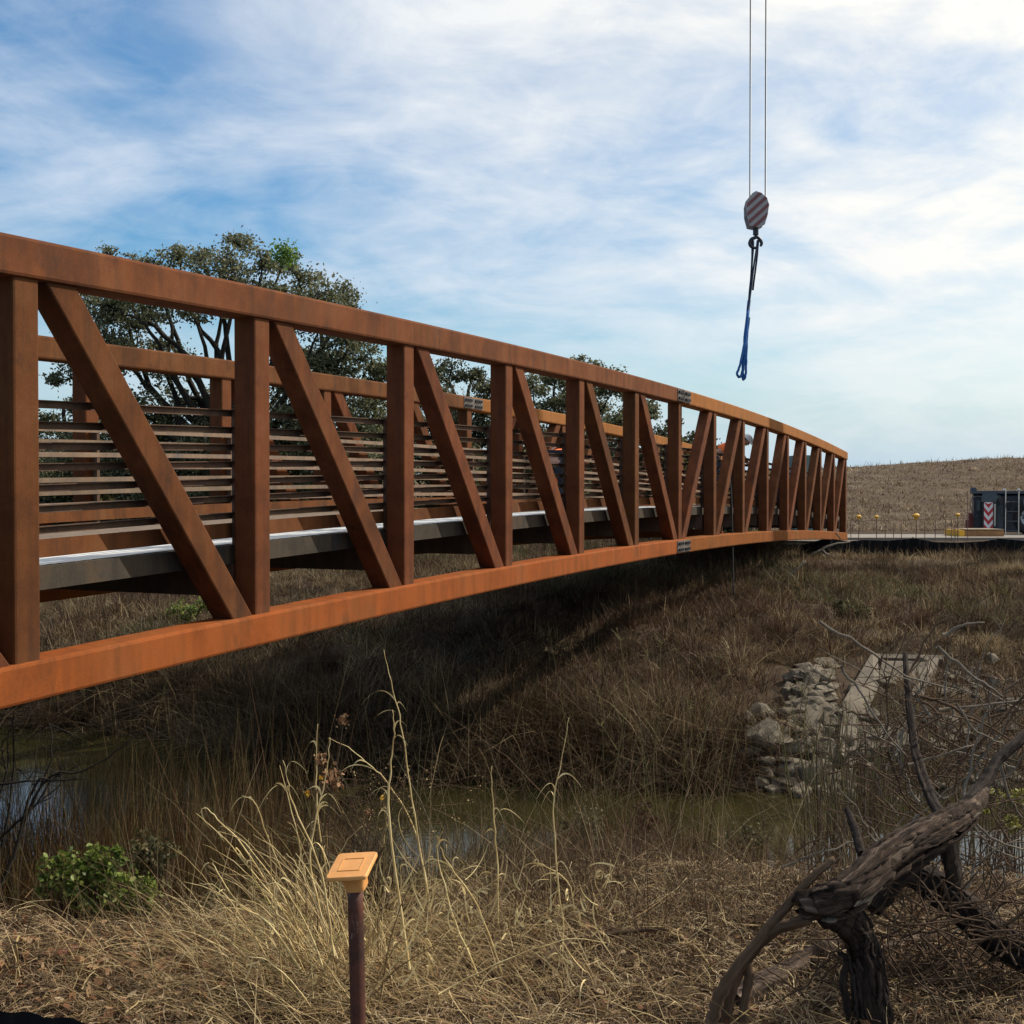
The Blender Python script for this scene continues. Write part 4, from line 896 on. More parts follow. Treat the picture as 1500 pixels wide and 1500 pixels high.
for k in range(200):
    bx = rng.normal(500, 52); by = rng.uniform(1400, 1510); Yd = rng.uniform(3.55, 4.6)
    if rng.random() < .68: dx = -abs(rng.normal(95, 60)); 
    else: dx = abs(rng.normal(75, 55))
    up_ = rng.uniform(70, 235); b = rng.uniform(-30, 30); w_ = rng.uniform(.0014, .0030)
    P = [(bx, by), (bx + dx * .35 + b * .3, by - up_ * .45), (bx + dx * .75 + b * .2, by - up_ * .8), (bx + dx, by - up_ + rng.uniform(0, 30))]
    A = [a - co for a in pxpath(P, Yd)]; tb = tube(A, np.linspace(w_, w_ * .4, 4), 4, 4, wob=.0012)
    if k < 110: tube_obj('stalk', [tb], M['straw_green'] if k % 4 == 0 else M['straw_stalk'], cl)
    else: g.append(tb)
o = tube_obj('thin_stems', g, M['straw'], cl); o['kind'] = 'stuff'
for (X0, X1, Y0, Y1, n) in ((330, 640, 1380, 1480, 240), (560, 900, 1330, 1460, 210)):
    P = []; Wd = []
    for k in range(n):
        x = rng.uniform(X0, X1); y = rng.uniform(Y0, Y1) - rng.random() ** 1.7 * 95; p = pt(x, y, rng.uniform(3.6, 4.7)); a = rng.random() * 2 * math.pi
        q, w_ = curl(p, (math.cos(a), math.sin(a) * .7, rng.uniform(.0, 1.6)), rng.uniform(.06, .18), rng.uniform(.10, .5) * rng.choice((-1, 1)) if rng.random() < .9 else 1.2, rng.uniform(.004, .009)); P.append(q - co); Wd.append(w_)
    P = np.array(P); Wd = np.array(Wd); d = rng.normal(0, 1, (len(P), 3)); d[:, 1] *= .3; d /= np.linalg.norm(d, axis=1)[:, None]
    V, F = strips(P, Wd, d); o = mesh('curled_leaves', V, F, M['straw_stalk'], cl); o['kind'] = 'stuff'
# straw bed under the clump
n = 3600; X = rng.normal(co[0] + .05, .48, n); Y = rng.normal(co[1] + .25, .35, n); z = G(X, Y); az = np.where(rng.random(n) < .6, math.pi + rng.normal(0, .6, n), rng.random(n) * 6.28)
V, F = blades(np.stack([X, Y, z], 1), rng.uniform(.10, .34, n), rng.uniform(.0018, .0042, n), rng.uniform(.3, 1.0, n), az, .8, 4); stuff('straw_bed', V, F, M['straw'], 'dense fallen straw at the foot of the marker stake', 'dry grass')
n = 1000; X = rng.uniform(.1, 1.2, n); Y = rng.uniform(3.5, 5.0, n); V, F = blades(np.stack([X, Y, G(X, Y)], 1), rng.uniform(.06, .22, n), rng.uniform(.0016, .0034, n), rng.uniform(.3, 1.0, n), rng.random(n) * 6.28, .9, 4)
stuff('straw_bed', V, F, M['straw'], 'thin fallen straw to the right of the marker stake', 'dry grass')
# seed heads (small dry umbels) on the tall stems
for (x, y, s, lab) in ((487, 1138, .040, 'dry crumpled seed head above the orange cap, largest of them'), (470, 1112, .022, 'small papery seed head left of the tall stem'), (503, 1055, .02, 'tiny curled seed head at the top of a thin stem'), (541, 1190, .014, 'round seed head just above the orange cap')):
    c = pt(x, y, 4.0); e = empty('seed_head', tuple(c), label=lab, cat='seed head'); C = rng.normal(0, s * .5, (70, 3)); leaf_quads(C, s * .5, M['dead_leaf'], 'bracts', None, None, e)
    stalk('stem', [(x, y), (x - 8, y + 60), (x - 20, y + 130), (x - 22, y + 260)], 4.0, .0016, M['brown_twig'], e, .002, off=c)
for (x, y) in ((450, 1163), (560, 1168), (470, 1139)):
    c = pt(x, y, 4.0); C = rng.normal(0, .004, (14, 3)); e = empty('yellow_flower', tuple(c), label='tiny yellow flower on a thin weed stem above the straw', cat='flower', group='tiny yellow flowers above the straw')
    leaf_quads(C, .009, M['yellow'], 'petals', None, None, e); stalk('stem', [(x, y), (x + 5, y + 50), (x - 2, y + 150)], 4.0, .0010, M['fennel'], e, .0014, off=c)
# twiggy weed with small white tips
e = empty('twiggy_weed', tuple(hit(560, 1420)), label='fine branching weed with pale dots behind the orange cap', cat='weed'); eo = np.array(e.location); parts = []; C = []
for k in range(60):
    x0 = rng.normal(545, 25); P = [(x0, 1400), (x0 + rng.normal(0, 15), 1270), (rng.normal(540, 60), rng.uniform(1140, 1230)), (rng.normal(560, 70), rng.uniform(1120, 1220))]
    A = [a - eo for a in pxpath(P, 4.4)]; parts.append(tube(A, [.0014, .0012, .0009, .0006], 4, 3, wob=.002)); C += [A[-1] + rng.normal(0, .012, 3) for _ in range(5)]
tube_obj('stems', parts, M['brown_twig'], e)['kind'] = 'stuff'; leaf_quads(np.array(C), .008, M['straw'], 'pale_tips', None, None, e)

# ------------------------------------------------------------------ fennel / tall thin weeds behind
def fennel(P, Y, lab, branches, r=.006, m='fennel'):
    b = pxpath(P, Y)[0]; e = empty('tall_weed', tuple(b), label=lab, cat='weed', group='tall dried weed stalks at the water edge'); stalk('stem', P, Y, r, M[m], e, r * .35, 4, b)
    for Q in branches: stalk('branch', Q, Y, r * .5, M[m], e, r * .2, 3, b)
    C = []; tw = []
    for Q in [P] + branches:
        tip = pt(*Q[-1], Y) - b
        for k in range(9):
            q = tip + rng.normal(0, .045, 3) + np.array([0, 0, .04]); tw.append(tube([tip - [0, 0, .02], (tip + q) / 2, q], [.0015, .0012, .001], 3, 1)); C += [q + rng.normal(0, .008, 3) for _ in range(4)]
    tube_obj('umbel_rays', tw, M[m], e)['kind'] = 'stuff'; leaf_quads(np.array(C), .012, M['bank_rust'], 'seeds', None, None, e)
fennel([(885, 1290), (890, 1180), (910, 1080), (915, 1000), (908, 935)], 8.4, 'tall dried weed stalk, leftmost of the pair rising before the shaded bank', [[(911, 1060), (890, 1010), (882, 975)], [(912, 1050), (935, 1000), (950, 960)], [(905, 1100), (880, 1060)]])
fennel([(960, 1290), (962, 1200), (957, 1120), (965, 1040), (968, 940)], 8.6, 'tall yellowish weed stalk right of centre reaching up to the bridge shadow', [[(957, 1070), (935, 1035), (930, 1000)], [(965, 1020), (985, 990), (992, 950)], [(962, 1195), (945, 1150)]])
fennel([(1005, 1290), (1015, 1180), (1030, 1090), (1043, 1010), (1055, 960)], 8.8, 'tall weed stalk leaning right before the shaded bank', [[(1030, 1090), (1010, 1030)], [(1040, 1030), (1070, 985)], [(1017, 1180), (1000, 1120)]])
fennel([(990, 1260), (1000, 1150), (1006, 1080), (1010, 1035)], 9.0, 'short forked weed stalk between the two tall ones', [[(1002, 1140), (1025, 1100)]], .004)
fennel([(1200, 1330), (1215, 1200), (1228, 1120), (1235, 1040), (1215, 990)], 7.0, 'greenish weed stalk rising in front of the stone bank', [[(1228, 1110), (1240, 1060)], [(1215, 1190), (1195, 1100), (1175, 1010)]], .005)
fennel([(1160, 1180), (1150, 1120), (1175, 1060), (1185, 1010)], 14.0, 'small yellow stemmed weed before the stacked stones', [[(1172, 1070), (1160, 1020)]], .008)
fennel([(1290, 1160), (1288, 1100), (1300, 1060), (1318, 1000)], 13.0, 'yellow branching weed in front of the concrete flume', [[(1290, 1100), (1275, 1070)], [(1291, 1090), (1320, 1050)], [(1300, 1060), (1302, 1020)]], .009)
fennel([(1050, 1010), (1060, 985), (1075, 965), (1076, 935)], 20.0, 'pale bent stem at the end of the hanging rope', [[(1060, 985), (1070, 960)]], .012, 'straw')
# dark bare shrub at the left edge
e = empty('bare_shrub', tuple(pt(10, 1300, 7.0)), label='dark bare twiggy shrub at the left edge below the bridge', cat='shrub'); eo = np.array(e.location)
for P in ([(-10, 1290), (15, 1180), (20, 1080), (18, 1040)], [(0, 1300), (40, 1200), (75, 1110), (72, 1060)], [(10, 1280), (60, 1150), (120, 1130), (170, 1100), (215, 1065)], [(20, 1260), (50, 1150), (80, 1143), (130, 1140)], [(-20, 1150), (40, 1145), (90, 1140)], [(0, 1230), (50, 1180), (100, 1110)], [(-10, 1200), (10, 1130), (12, 1070)]):
    stalk('branch', P, 7.0 + rng.uniform(-.3, .3), .010, M['bark'], e, .003, 4, eo, wob=.004)
    for k in range(3):
        i = rng.integers(1, len(P)); x, y = P[i]; stalk('twig', [(x, y), (x + rng.normal(0, 25), max(1085, y - rng.uniform(20, 50))), (x + rng.normal(0, 40), max(1075, y - rng.uniform(50, 90)))], 7.0, .004, M['bark'], e, .0015, 3, eo)

# ------------------------------------------------------------------ bushes near the camera
def bush(blobs, Y, n, size, m, name, lab, cat, stem_m='brown_twig', depth=.25):
    b = hit(np.mean([q[0] for q in blobs]), max(q[1] + q[2] for q in blobs), 3) if False else pt(np.mean([q[0] for q in blobs]), max(q[1] + q[2] for q in blobs), Y)
    b[2] = float(G(b[0], b[1])); e = empty(name, tuple(b), label=lab, cat=cat); C = []; st = []; tot = sum(q[2] ** 2 for q in blobs)
    for (x, y, r) in blobs:
        c = pt(x, y, Y) - b; rm = r / FPX * Y; k = int(n * r * r / tot) + 1; ncl = max(5, k // 14)
        cc = rng.normal(0, 1, (ncl, 3)); cc /= np.linalg.norm(cc, axis=1)[:, None]; cc *= (rng.random(ncl) ** .45)[:, None] * rm * np.array([1, .9, 1])
        q = np.repeat(cc, 14, 0); q = q + rng.normal(0, rm * .16, q.shape) + c; C.append(q)
        for h in cc[:14]: st.append(tube([np.array([0, 0, 0]), (c * .6 + h * .2) * [1, 1, .8], c + h], [.005, .003, .0012], 4, 3))
    leaf_quads(np.vstack(C), size, m, 'foliage', None, None, e); tube_obj('stems', st, M[stem_m], e)['kind'] = 'stuff'; return e
bush([(95, 1285, 34), (150, 1270, 30), (130, 1295, 40), (180, 1300, 32), (75, 1260, 16), (140, 1252, 18), (210, 1310, 26), (65, 1300, 18)], 5.0, 2600, .026, M['green_leaf'], 'leafy_bush', 'bright green leafy bush at the edge of the near bank at left', 'bush')
bush([(205, 1255, 34), (245, 1245, 26), (225, 1290, 30)], 5.3, 800, .024, M['dull_leaf'], 'small_bush', 'dull small leaved bush just right of the bright green one', 'bush')
bush([(178, 1252, 12)], 5.0, 60, .034, M['green_leaf'], 'leafy_sprig', 'single bright green sprig above the dull bush', 'sprig')
bush([(310, 1310, 16), (330, 1335, 16), (300, 1335, 12)], 4.7, 260, .018, M['bank_green'], 'small_bush', 'little dark green plant at the bank edge left of the straw clump', 'bush')
bush([(860, 1215, 38), (850, 1250, 36), (880, 1240, 30)], 7.8, 1500, .028, M['bank_green'], 'green_shrub', 'olive green shrub in front of the water, right of the straw clump', 'shrub')
bush([(1075, 1235, 32), (1100, 1225, 26), (1060, 1260, 26)], 7.6, 1100, .024, M['dull_leaf'], 'brown_shrub', 'brownish round shrub before the open water', 'shrub')
bush([(940, 1190, 18), (950, 1215, 20), (925, 1220, 18)], 8.2, 500, .026, M['bank_rust'], 'rusty_weed', 'rust coloured seedy weed between the two shrubs', 'weed')
bush([(760, 1240, 30), (720, 1260, 26)], 8.0, 600, .022, M['dull_leaf'], 'brown_shrub', 'low drab shrub behind the straw stalks', 'shrub')
bush([(1460, 1165, 14), (1492, 1172, 14), (1478, 1205, 18), (1440, 1190, 8)], 6.5, 420, .022, M['yellow_leaf'], 'yellow_shrub', 'yellow green flowering shrub at the right edge', 'shrub')
bush([(1115, 1300, 30), (1140, 1320, 24), (1090, 1310, 20)], 6.4, 500, .012, M['grey_twig'] if False else M['bank_tan'], 'grey_weed', 'greyish dead weed beside the dead branch', 'weed')

sh = [(1212, 822, 30, 31, 'rust brown dead shrub heaped against the near end of the silt fence'), (1262, 832, 24, 30, 'low brown shrub right of the heaped one below the silt fence'), (1345, 838, 26, 29, 'round brown shrub below the middle of the silt fence'),
      (1478, 815, 34, 30, 'dark tall shrub hiding the silt fence at the right edge'), (1425, 850, 28, 27, 'brown shrub on the right bank below the chevron board'), (1140, 905, 26, 24, 'dead shrub at the edge of the bridge shadow'),
      (1165, 950, 30, 20.5, 'tan dead shrub just above the stone pile'), (1110, 985, 30, 19, 'dead brown shrub left of the stacked stones'), (1330, 900, 30, 23, 'wide brown shrub above the concrete outfall'), (1455, 925, 34, 21, 'pale brown shrub above the right bank stones'),
      (1240, 925, 26, 21.5, 'tan shrub over the left shoulder of the outfall'), (1395, 960, 24, 19.5, 'dry shrub beside the right end of the headwall'), (1090, 1075, 30, 16.6, 'dark dead shrub in shade left of the large dark boulder'), (1020, 1060, 34, 16.8, 'dark brush clump in the bridge shadow over the waterline'),
      (900, 1060, 36, 17, 'dark dead shrub in the deep shade under mid bridge'), (760, 1010, 38, 18.5, 'dim brown shrub in the shade below the bridge'), (620, 1010, 34, 18.5, 'brown shrub on the bank in half shade below the third bay'), (480, 960, 30, 21, 'tan shrub on the sunlit part of the left bank'),
      (560, 930, 24, 22, 'small tan shrub close under the bottom chord'), (400, 1030, 32, 18.6, 'brown shrub over the left waterline reeds'), (300, 1010, 28, 20, 'dull shrub on the far left bank above the water')]
sh = [q for k, q in enumerate(sh) if k in (0, 1, 2, 3, 5, 6, 8, 9, 12, 13, 17, 19)]
for k, (x, y, r, Y, lab) in enumerate(sh):
    b = hit(x, y + r * .7); Y = float(b[1]); rm = r / FPX * Y; e = empty('dead_shrub', tuple(b), label=lab, cat='shrub', group='dead shrubs on the far bank')
    nb = 20; bx_ = rng.normal(0, rm * 1.0, nb); by_ = rng.normal(0, rm * .6, nb); per = 110; C = np.repeat(np.stack([b[0] + bx_, b[1] + by_], 1), per, 0); nn = len(C)
    az = rng.random(nn) * 6.283; C = C + .08 * rng.normal(0, 1, C.shape); hh = np.repeat(rm * np.exp(-(bx_ / rm) ** 2 * .35) * rng.uniform(.6, 1.15, nb), per) * rng.uniform(.4, 1.1, nn)
    V, F = blades(np.stack([C[:, 0], C[:, 1], G(C[:, 0], C[:, 1]) - .03], 1) - b, hh, np.full(nn, .010), rng.random(nn) ** .6 * 1.05, az, .55, 4)
    o = mesh('stems', V, F, (M['bank_rust'], M['bank_tan'], M['bank_rust'], M['straw_bank'])[k % 4], e); o['kind'] = 'stuff'

# ------------------------------------------------------------------ fallen dead tree at lower right
ft = empty('dead_tree', tuple(pt(1275, 1500, 3.5)), label='gnarled dead fallen tree with peeling bark at the lower right', cat='dead tree'); fo = np.array(ft.location)
def limb(name, P, radpx, Y, m, sides=14, sub=10, rough=.14, parent=ft, off=fo, wob=.0015):
    Ys = [Y + (q[2] if len(q) > 2 else 0) for q in P]; A = [pt(q[0], q[1], yy) - off for q, yy in zip(P, Ys)]; rad = [r / FPX * yy for r, yy in zip(radpx, Ys)]
    return tube_obj(name, [tube(A, rad, sides, sub, rough, wob)], m, parent)
def flakes(P, radpx, Y, n, m, nm='bark_flakes'):
    Ys = [Y + (q[2] if len(q) > 2 else 0) for q in P]; A = catmull([list(pt(q[0], q[1], yy) - fo) + [r / FPX * yy] for q, yy, r in zip(P, Ys, radpx)], 10); C = A[:, :3]; out_ = []
    T = np.gradient(C, axis=0); T /= np.linalg.norm(T, axis=1)[:, None]; U = np.cross(T, [0, 0, 1.]); U /= np.linalg.norm(U, axis=1)[:, None]; W_ = np.cross(T, U)
    for k in range(n):
        i0_ = rng.integers(0, len(C) - 4); i1_ = min(len(C) - 1, i0_ + int(rng.integers(4, 15))); a = rng.random() * 6.28; idx = np.arange(i0_, i1_ + 1); a = a + np.cumsum(rng.normal(0, .05, len(idx)))
        q = C[idx] + (A[idx, 3] * rng.uniform(.96, 1.10))[:, None] * (np.cos(a)[:, None] * U[idx] + np.sin(a)[:, None] * W_[idx]); w_ = rng.uniform(.003, .0085)
        if len(q) > 2: out_.append(tube(q, np.concatenate([[.001], np.full(len(q) - 2, w_), [.001]]), 5, 1, .3, .0015))
    o = tube_obj(nm, out_, m, ft, False); o['kind'] = 'stuff'; return o
limb('trunk', [(1284, 1540), (1278, 1470), (1270, 1410), (1258, 1370), (1240, 1345, -.02), (1205, 1335, -.05)], [27, 25, 23, 22, 25, 20], 3.5, M['dead_dark'])
limb('log', [(1176, 1328, -.1), (1190, 1326, -.1), (1240, 1310, -.1), (1290, 1265, .0), (1340, 1232, .1), (1390, 1208, .2), (1425, 1185, .3), (1445, 1160, .4)], [14, 22, 24, 25, 23, 21, 14, 6], 3.5, M['dead_wood'], 18, 12, .17)
flakes([(1190, 1326, -.1), (1240, 1310, -.1), (1290, 1265, .0), (1340, 1232, .1), (1390, 1208, .2), (1425, 1185, .3)], [22, 24, 25, 23, 21, 13], 3.5, 130, M['dead_wood'])
flakes([(1190, 1326, -.1), (1240, 1310, -.1), (1290, 1265, .0), (1340, 1232, .1), (1390, 1208, .2), (1425, 1185, .3)], [22, 24, 25, 23, 21, 13], 3.5, 14, M['grey_twig'])
flakes([(1284, 1540), (1278, 1470), (1270, 1410), (1258, 1370), (1240, 1345, -.02)], [27, 25, 23, 22, 24], 3.5, 60, M['dead_dark'])
flakes([(1320, 1268, .5), (1360, 1295, .45), (1410, 1330, .4), (1460, 1375, .3), (1520, 1415, .2)], [12, 20, 22, 22, 22], 3.5, 60, M['dead_dark'])
limb('branch', [(1275, 1330, .15), (1310, 1290, .2), (1350, 1255, .25), (1390, 1225, .3)], [18, 15, 13, 12], 3.5, M['dead_dark'])
limb('branch', [(1320, 1268, .5), (1360, 1295, .45), (1410, 1330, .4), (1460, 1375, .3), (1520, 1415, .2)], [12, 20, 22, 22, 22], 3.5, M['dead_dark'], 16, 10, .15)
limb('branch', [(1385, 1215, .35), (1392, 1260, .4), (1400, 1300, .42), (1412, 1335, .45)], [17, 14, 13, 14], 3.5, M['dead_dark'])
limb('branch', [(1400, 1215, .3), (1415, 1180, .4), (1440, 1150, .5), (1465, 1110, .6), (1510, 1070, .7)], [16, 12, 10, 8, 8], 3.5, M['dead_dark'])
limb('branch', [(1398, 1225, .3), (1365, 1170, .7), (1343, 1110, 1.0), (1332, 1040, 1.2), (1325, 955, 1.4)], [9, 8, 6.5, 5.5, 3.5], 3.5, M['dead_dark'])
limb('branch', [(1263, 1252, .1), (1252, 1215, .2), (1241, 1185, .3)], [7, 6, 4], 3.5, M['dead_dark'], 8)
limb('branch', [(1040, 1500, 0), (1058, 1450, 0), (1100, 1390, 0), (1150, 1330, 0), (1190, 1285, 0), (1222, 1258, 0)], [9, 9, 8, 7, 6, 5], 3.45, M['brown_twig'], 8, 6, .08)
limb('branch', [(1060, 1505, .05), (1070, 1450, .05), (1092, 1405, .05), (1130, 1365, 0), (1185, 1345, -.05)], [10, 9, 9, 8, 8], 3.45, M['brown_twig'], 8, 6, .08)
limb('branch', [(1085, 1500, .05), (1095, 1450, .05), (1096, 1405, .05)], [7, 7, 6], 3.45, M['brown_twig'], 8, 6, .08)
limb('branch', [(1244, 1490, 0), (1235, 1440, 0), (1240, 1405, 0), (1228, 1395, 0)], [7, 6, 5, 3], 3.5, M['dead_dark'], 8, 6, .1)
limb('fallen_log', [(1300, 1530, .5), (1380, 1480, .6), (1440, 1470, .7), (1530, 1455, .7)], [14, 24, 22, 20], 3.15, M['dead_dark'], 14, 8, .14)
limb('branch', [(1280, 1395, .6), (1350, 1375, .7), (1420, 1380, .8), (1490, 1400, .8)], [8, 8, 7, 5], 3.4, M['dead_wood'], 8, 6, .1)
# bleached twigs criss-crossing
tw = [[(1232, 975), (1258, 1010), (1290, 1062), (1330, 1110)], [(1352, 1130), (1375, 1165), (1390, 1170)], [(1240, 1043), (1270, 1048), (1290, 1060)], [(1340, 1020), (1370, 1025), (1400, 1040), (1440, 1060), (1500, 1095)],
      [(1373, 947), (1400, 970), (1440, 1000), (1470, 1022)], [(1440, 1145), (1430, 1180), (1425, 1190)], [(1418, 1195), (1450, 1225), (1500, 1245)], [(1420, 1200), (1450, 1240), (1500, 1260)], [(1330, 1120), (1370, 1110), (1430, 1090)],
      [(1375, 1040), (1420, 1035), (1500, 1025)], [(1400, 1030), (1430, 1070), (1465, 1090)], [(1200, 910), (1260, 945), (1330, 990), (1400, 1010)], [(1380, 930), (1410, 915), (1440, 912)], [(1330, 990), (1360, 930), (1385, 905)],
      [(1300, 1100), (1320, 1160), (1350, 1195)], [(1460, 1100), (1480, 1170), (1500, 1200)], [(1240, 1420), (1330, 1400), (1420, 1350), (1470, 1330)], [(1290, 1372), (1360, 1366), (1425, 1355)], [(1400, 1440), (1440, 1460), (1500, 1460)],
      [(1310, 1340), (1315, 1400), (1310, 1480)], [(1350, 1380), (1380, 1420), (1390, 1500)], [(1180, 1440), (1230, 1425), (1300, 1430)], [(1455, 1330), (1460, 1320), (1500, 1322)], [(1380, 1290), (1395, 1330), (1410, 1345)]]
for P in tw: stalk('twig', P, (3.9 if max(q[1] for q in P) > 1300 else 4.5) + rng.uniform(-.2, .3), rng.uniform(.004, .0075), M['grey_twig'] if rng.random() < .7 else M['brown_twig'], ft, .003, 4, fo, 6, .003)
parts = []
for k in range(520):
    x = rng.uniform(1250 if k % 4 else 1130, 1530); y = rng.uniform(1000, 1500) if rng.random() < .55 else rng.uniform(1320, 1500); Yd = rng.uniform(4.4, 7.5) if y < 1290 else rng.uniform(3.5, 3.9); a = rng.uniform(-.3, 1.3) * math.pi; l = rng.uniform(30, 110)
    P = [(x, y), (x + math.cos(a) * l * .5 + rng.normal(0, 7), y - math.sin(a) * l * .5), (x + math.cos(a) * l + rng.normal(0, 10), y - math.sin(a) * l)]
    parts.append(tube([q - fo for q in pxpath(P, Yd)], [.0035, .0028, .0012], 4, 3, wob=.002))
tube_obj('fine_twigs', parts, M['brown_twig'], ft)['kind'] = 'stuff'
for k in range(150):
    x = rng.uniform(1140, 1540); y = rng.uniform(980, 1330); x = x if (x > 1270 or y > 1200) else x + 170; Yd = rng.uniform(4.4, 6.5); a = rng.uniform(.05, .95) * math.pi; l = rng.uniform(70, 190)
    P = [(x, y + 60), (x + math.cos(a) * l * .3, y + 60 - math.sin(a) * l * .35), (x + math.cos(a) * l * .6 + rng.normal(0, 12), y + 60 - math.sin(a) * l * .7), (x + math.cos(a) * l + rng.normal(0, 22), y + 60 - math.sin(a) * l)]
    r_ = rng.uniform(.003, .0065); stalk('twig', P, Yd, r_, M['brown_twig'] if k % 3 else M['grey_twig'], ft, r_ * .3, 4, fo, 5, .004)
    for j in range(3):
        i = int(rng.integers(1, 4)); xx, yy = P[i]; b_ = a + rng.choice((-1, 1)) * rng.uniform(.4, 1.0); l2 = rng.uniform(20, 70); stalk('twig', [(xx, yy), (xx + math.cos(b_) * l2 * .5 + rng.normal(0, 4), yy - math.sin(b_) * l2 * .5), (xx + math.cos(b_) * l2, yy - math.sin(b_) * l2)], Yd, r_ * .45, M['brown_twig'], ft, .001, 3, fo, 4)
# pale upright reed canes behind the dead tree
e = empty('reed_canes', tuple(hit(1330, 1330)), label='cluster of tall pale canes behind the dead tree', cat='reeds'); eo = np.array(e.location); parts = []
for k in range(170):
    x = rng.uniform(1195, 1500) if k % 2 else rng.normal(1250, 40); y1 = rng.uniform(1020, 1180); Yd = rng.uniform(6.6, 9.8); b = rng.normal(0, 14)
    base_y = 1320; parts.append(tube([q - eo for q in pxpath([(x, base_y), (x + b * .5, (base_y + y1) / 2), (x + b * 1.6, y1)], Yd)], [.006, .005, .0022], 5, 3, wob=.002))
for k, tbp in enumerate(parts): pass
for k in range(60): tube_obj('cane', [parts[k]], M['reed_pale'] if k % 2 else M['fennel'], e)
tube_obj('canes', parts[60:], M['reed_pale'], e)['kind'] = 'stuff'
# slabs of bark / log on the ground
def lying(P, r, m, lab, nm='fallen_branch', cat='branch', dz=.0):
    A = []
    for (x, y) in P: h = hit(x, y); h[2] += r * .6 + dz; A.append(h)
    b = A[0].copy(); e = tube_obj(nm, [tube([a - b for a in A], np.linspace(r, r * .45, len(A)), 7, 5, .1, .002)], m); e.location = tuple(b); return tag(e, lab, cat)
lying([(1075, 1490), (1150, 1440), (1215, 1400), (1235, 1395)], .045, M['dead_wood'], 'thick grey weathered log lying under the dead tree', 'fallen_log', 'log')
lying([(790, 1440), (850, 1405), (920, 1392), (980, 1388)], .014, M['brown_twig'], 'long reddish brown branch lying on the near slope, centre right', dz=.05)
lying([(980, 1388), (1020, 1410), (1045, 1445)], .008, M['straw'], 'pale bent stem continuing right of the reddish branch', dz=.04)
lying([(230, 1345), (270, 1358), (325, 1362)], .012, M['grey_twig'], 'grey stick on the bank just above the leaf litter')
lying([(185, 1312), (212, 1350), (208, 1385)], .011, M['grey_twig'], 'forked pale stick standing out of the left bank')
lying([(160, 1385), (200, 1410), (255, 1422)], .010, M['brown_twig'], 'dark curved twig on the left bank')
lying([(15, 1298), (60, 1290), (115, 1272)], .012, M['grey_twig'], 'pale stick poking out left of the green bush')
lying([(75, 1345), (35, 1385), (27, 1440)], .006, M['straw'], 'long pale straw lying at the far left')
lying([(85, 1410), (110, 1400), (130, 1383)], .02, M['crate_red'], 'reddish strip of bark on the left bank', 'bark_strip', 'bark')
lying([(300, 1440), (360, 1452), (400, 1440)], .009, M['brown_twig'], 'thin twig right of the leaf drift')
lying([(190, 1475), (240, 1490), (300, 1485)], .011, M['brown_twig'], 'dark stick near the bottom edge at left')
parts = []; 
for k in range(620):
    x = rng.uniform(0, 1500); y = rng.uniform(1340, 1500); h = hit(x, y); a = rng.random() * 6.28; l = rng.uniform(.04, .2); d = np.array([math.cos(a), math.sin(a), 0]) * l
    q = h + d; m_ = h + d * .5 + rng.normal(0, .012, 3); m_[2] = G(*m_[:2]) + .03; q[2] = G(*q[:2]) + rng.uniform(0, .05); h[2] += .01; parts.append(tube([h, m_, q], [.0035, .003, .0015], 4, 3))
V, F, U = joined(parts); o = mesh('twigs', V, F, M['brown_twig'], None, True, U); tag(o, 'small broken twigs scattered over the near bank', 'twigs', kind='stuff')

# ------------------------------------------------------------------ riprap stones and concrete outfall
def rock(size, seed):
    r_ = np.random.default_rng(seed); pts = r_.normal(0, 1, (13, 3)); pts /= np.linalg.norm(pts, axis=1)[:, None]; pts *= r_.uniform(.88, 1.15, (13, 1))
    import bmesh
    bm = bmesh.new(); [bm.verts.new(p * np.array(size) / 2) for p in pts]; res = bmesh.ops.convex_hull(bm, input=bm.verts)
    bmesh.ops.delete(bm, geom=[v for v in bm.verts if not v.link_faces], context='VERTS')
    bmesh.ops.bevel(bm, geom=bm.edges[:], offset=min(size) * .035, segments=1, affect='EDGES')
    me = bpy.data.meshes.new('stone'); bm.to_mesh(me); bm.free(); me.materials.append(M['stone']); return me
protos = [rock((1, 1, 1), 40 + k) for k in range(14)]
def place_rock(x, y, wpx, hpx, dY=0, lab=None, grp=None, rot=None):
    h = hit(x, y + hpx * .25); Y = h[1]; s = wpx / FPX * Y; hh = hpx / FPX * Y
    o = bpy.data.objects.new('stone', protos[int(rng.integers(14))]); COL.objects.link(o); o.location = (h[0], h[1] + dY, pt(x, y, Y)[2])
    o.scale = (s * 1.2, s * rng.uniform(.8, 1.1), hh * 1.5); o.rotation_euler = (rng.normal(0, .2), rng.normal(0, .15) if rot is None else rot, rng.choice((0, math.pi)) + rng.normal(0, .35))
    tag(o, lab or 'grey angular stone in the riprap slope above the far water edge', 'stone', grp or 'riprap stones on the far bank'); return o
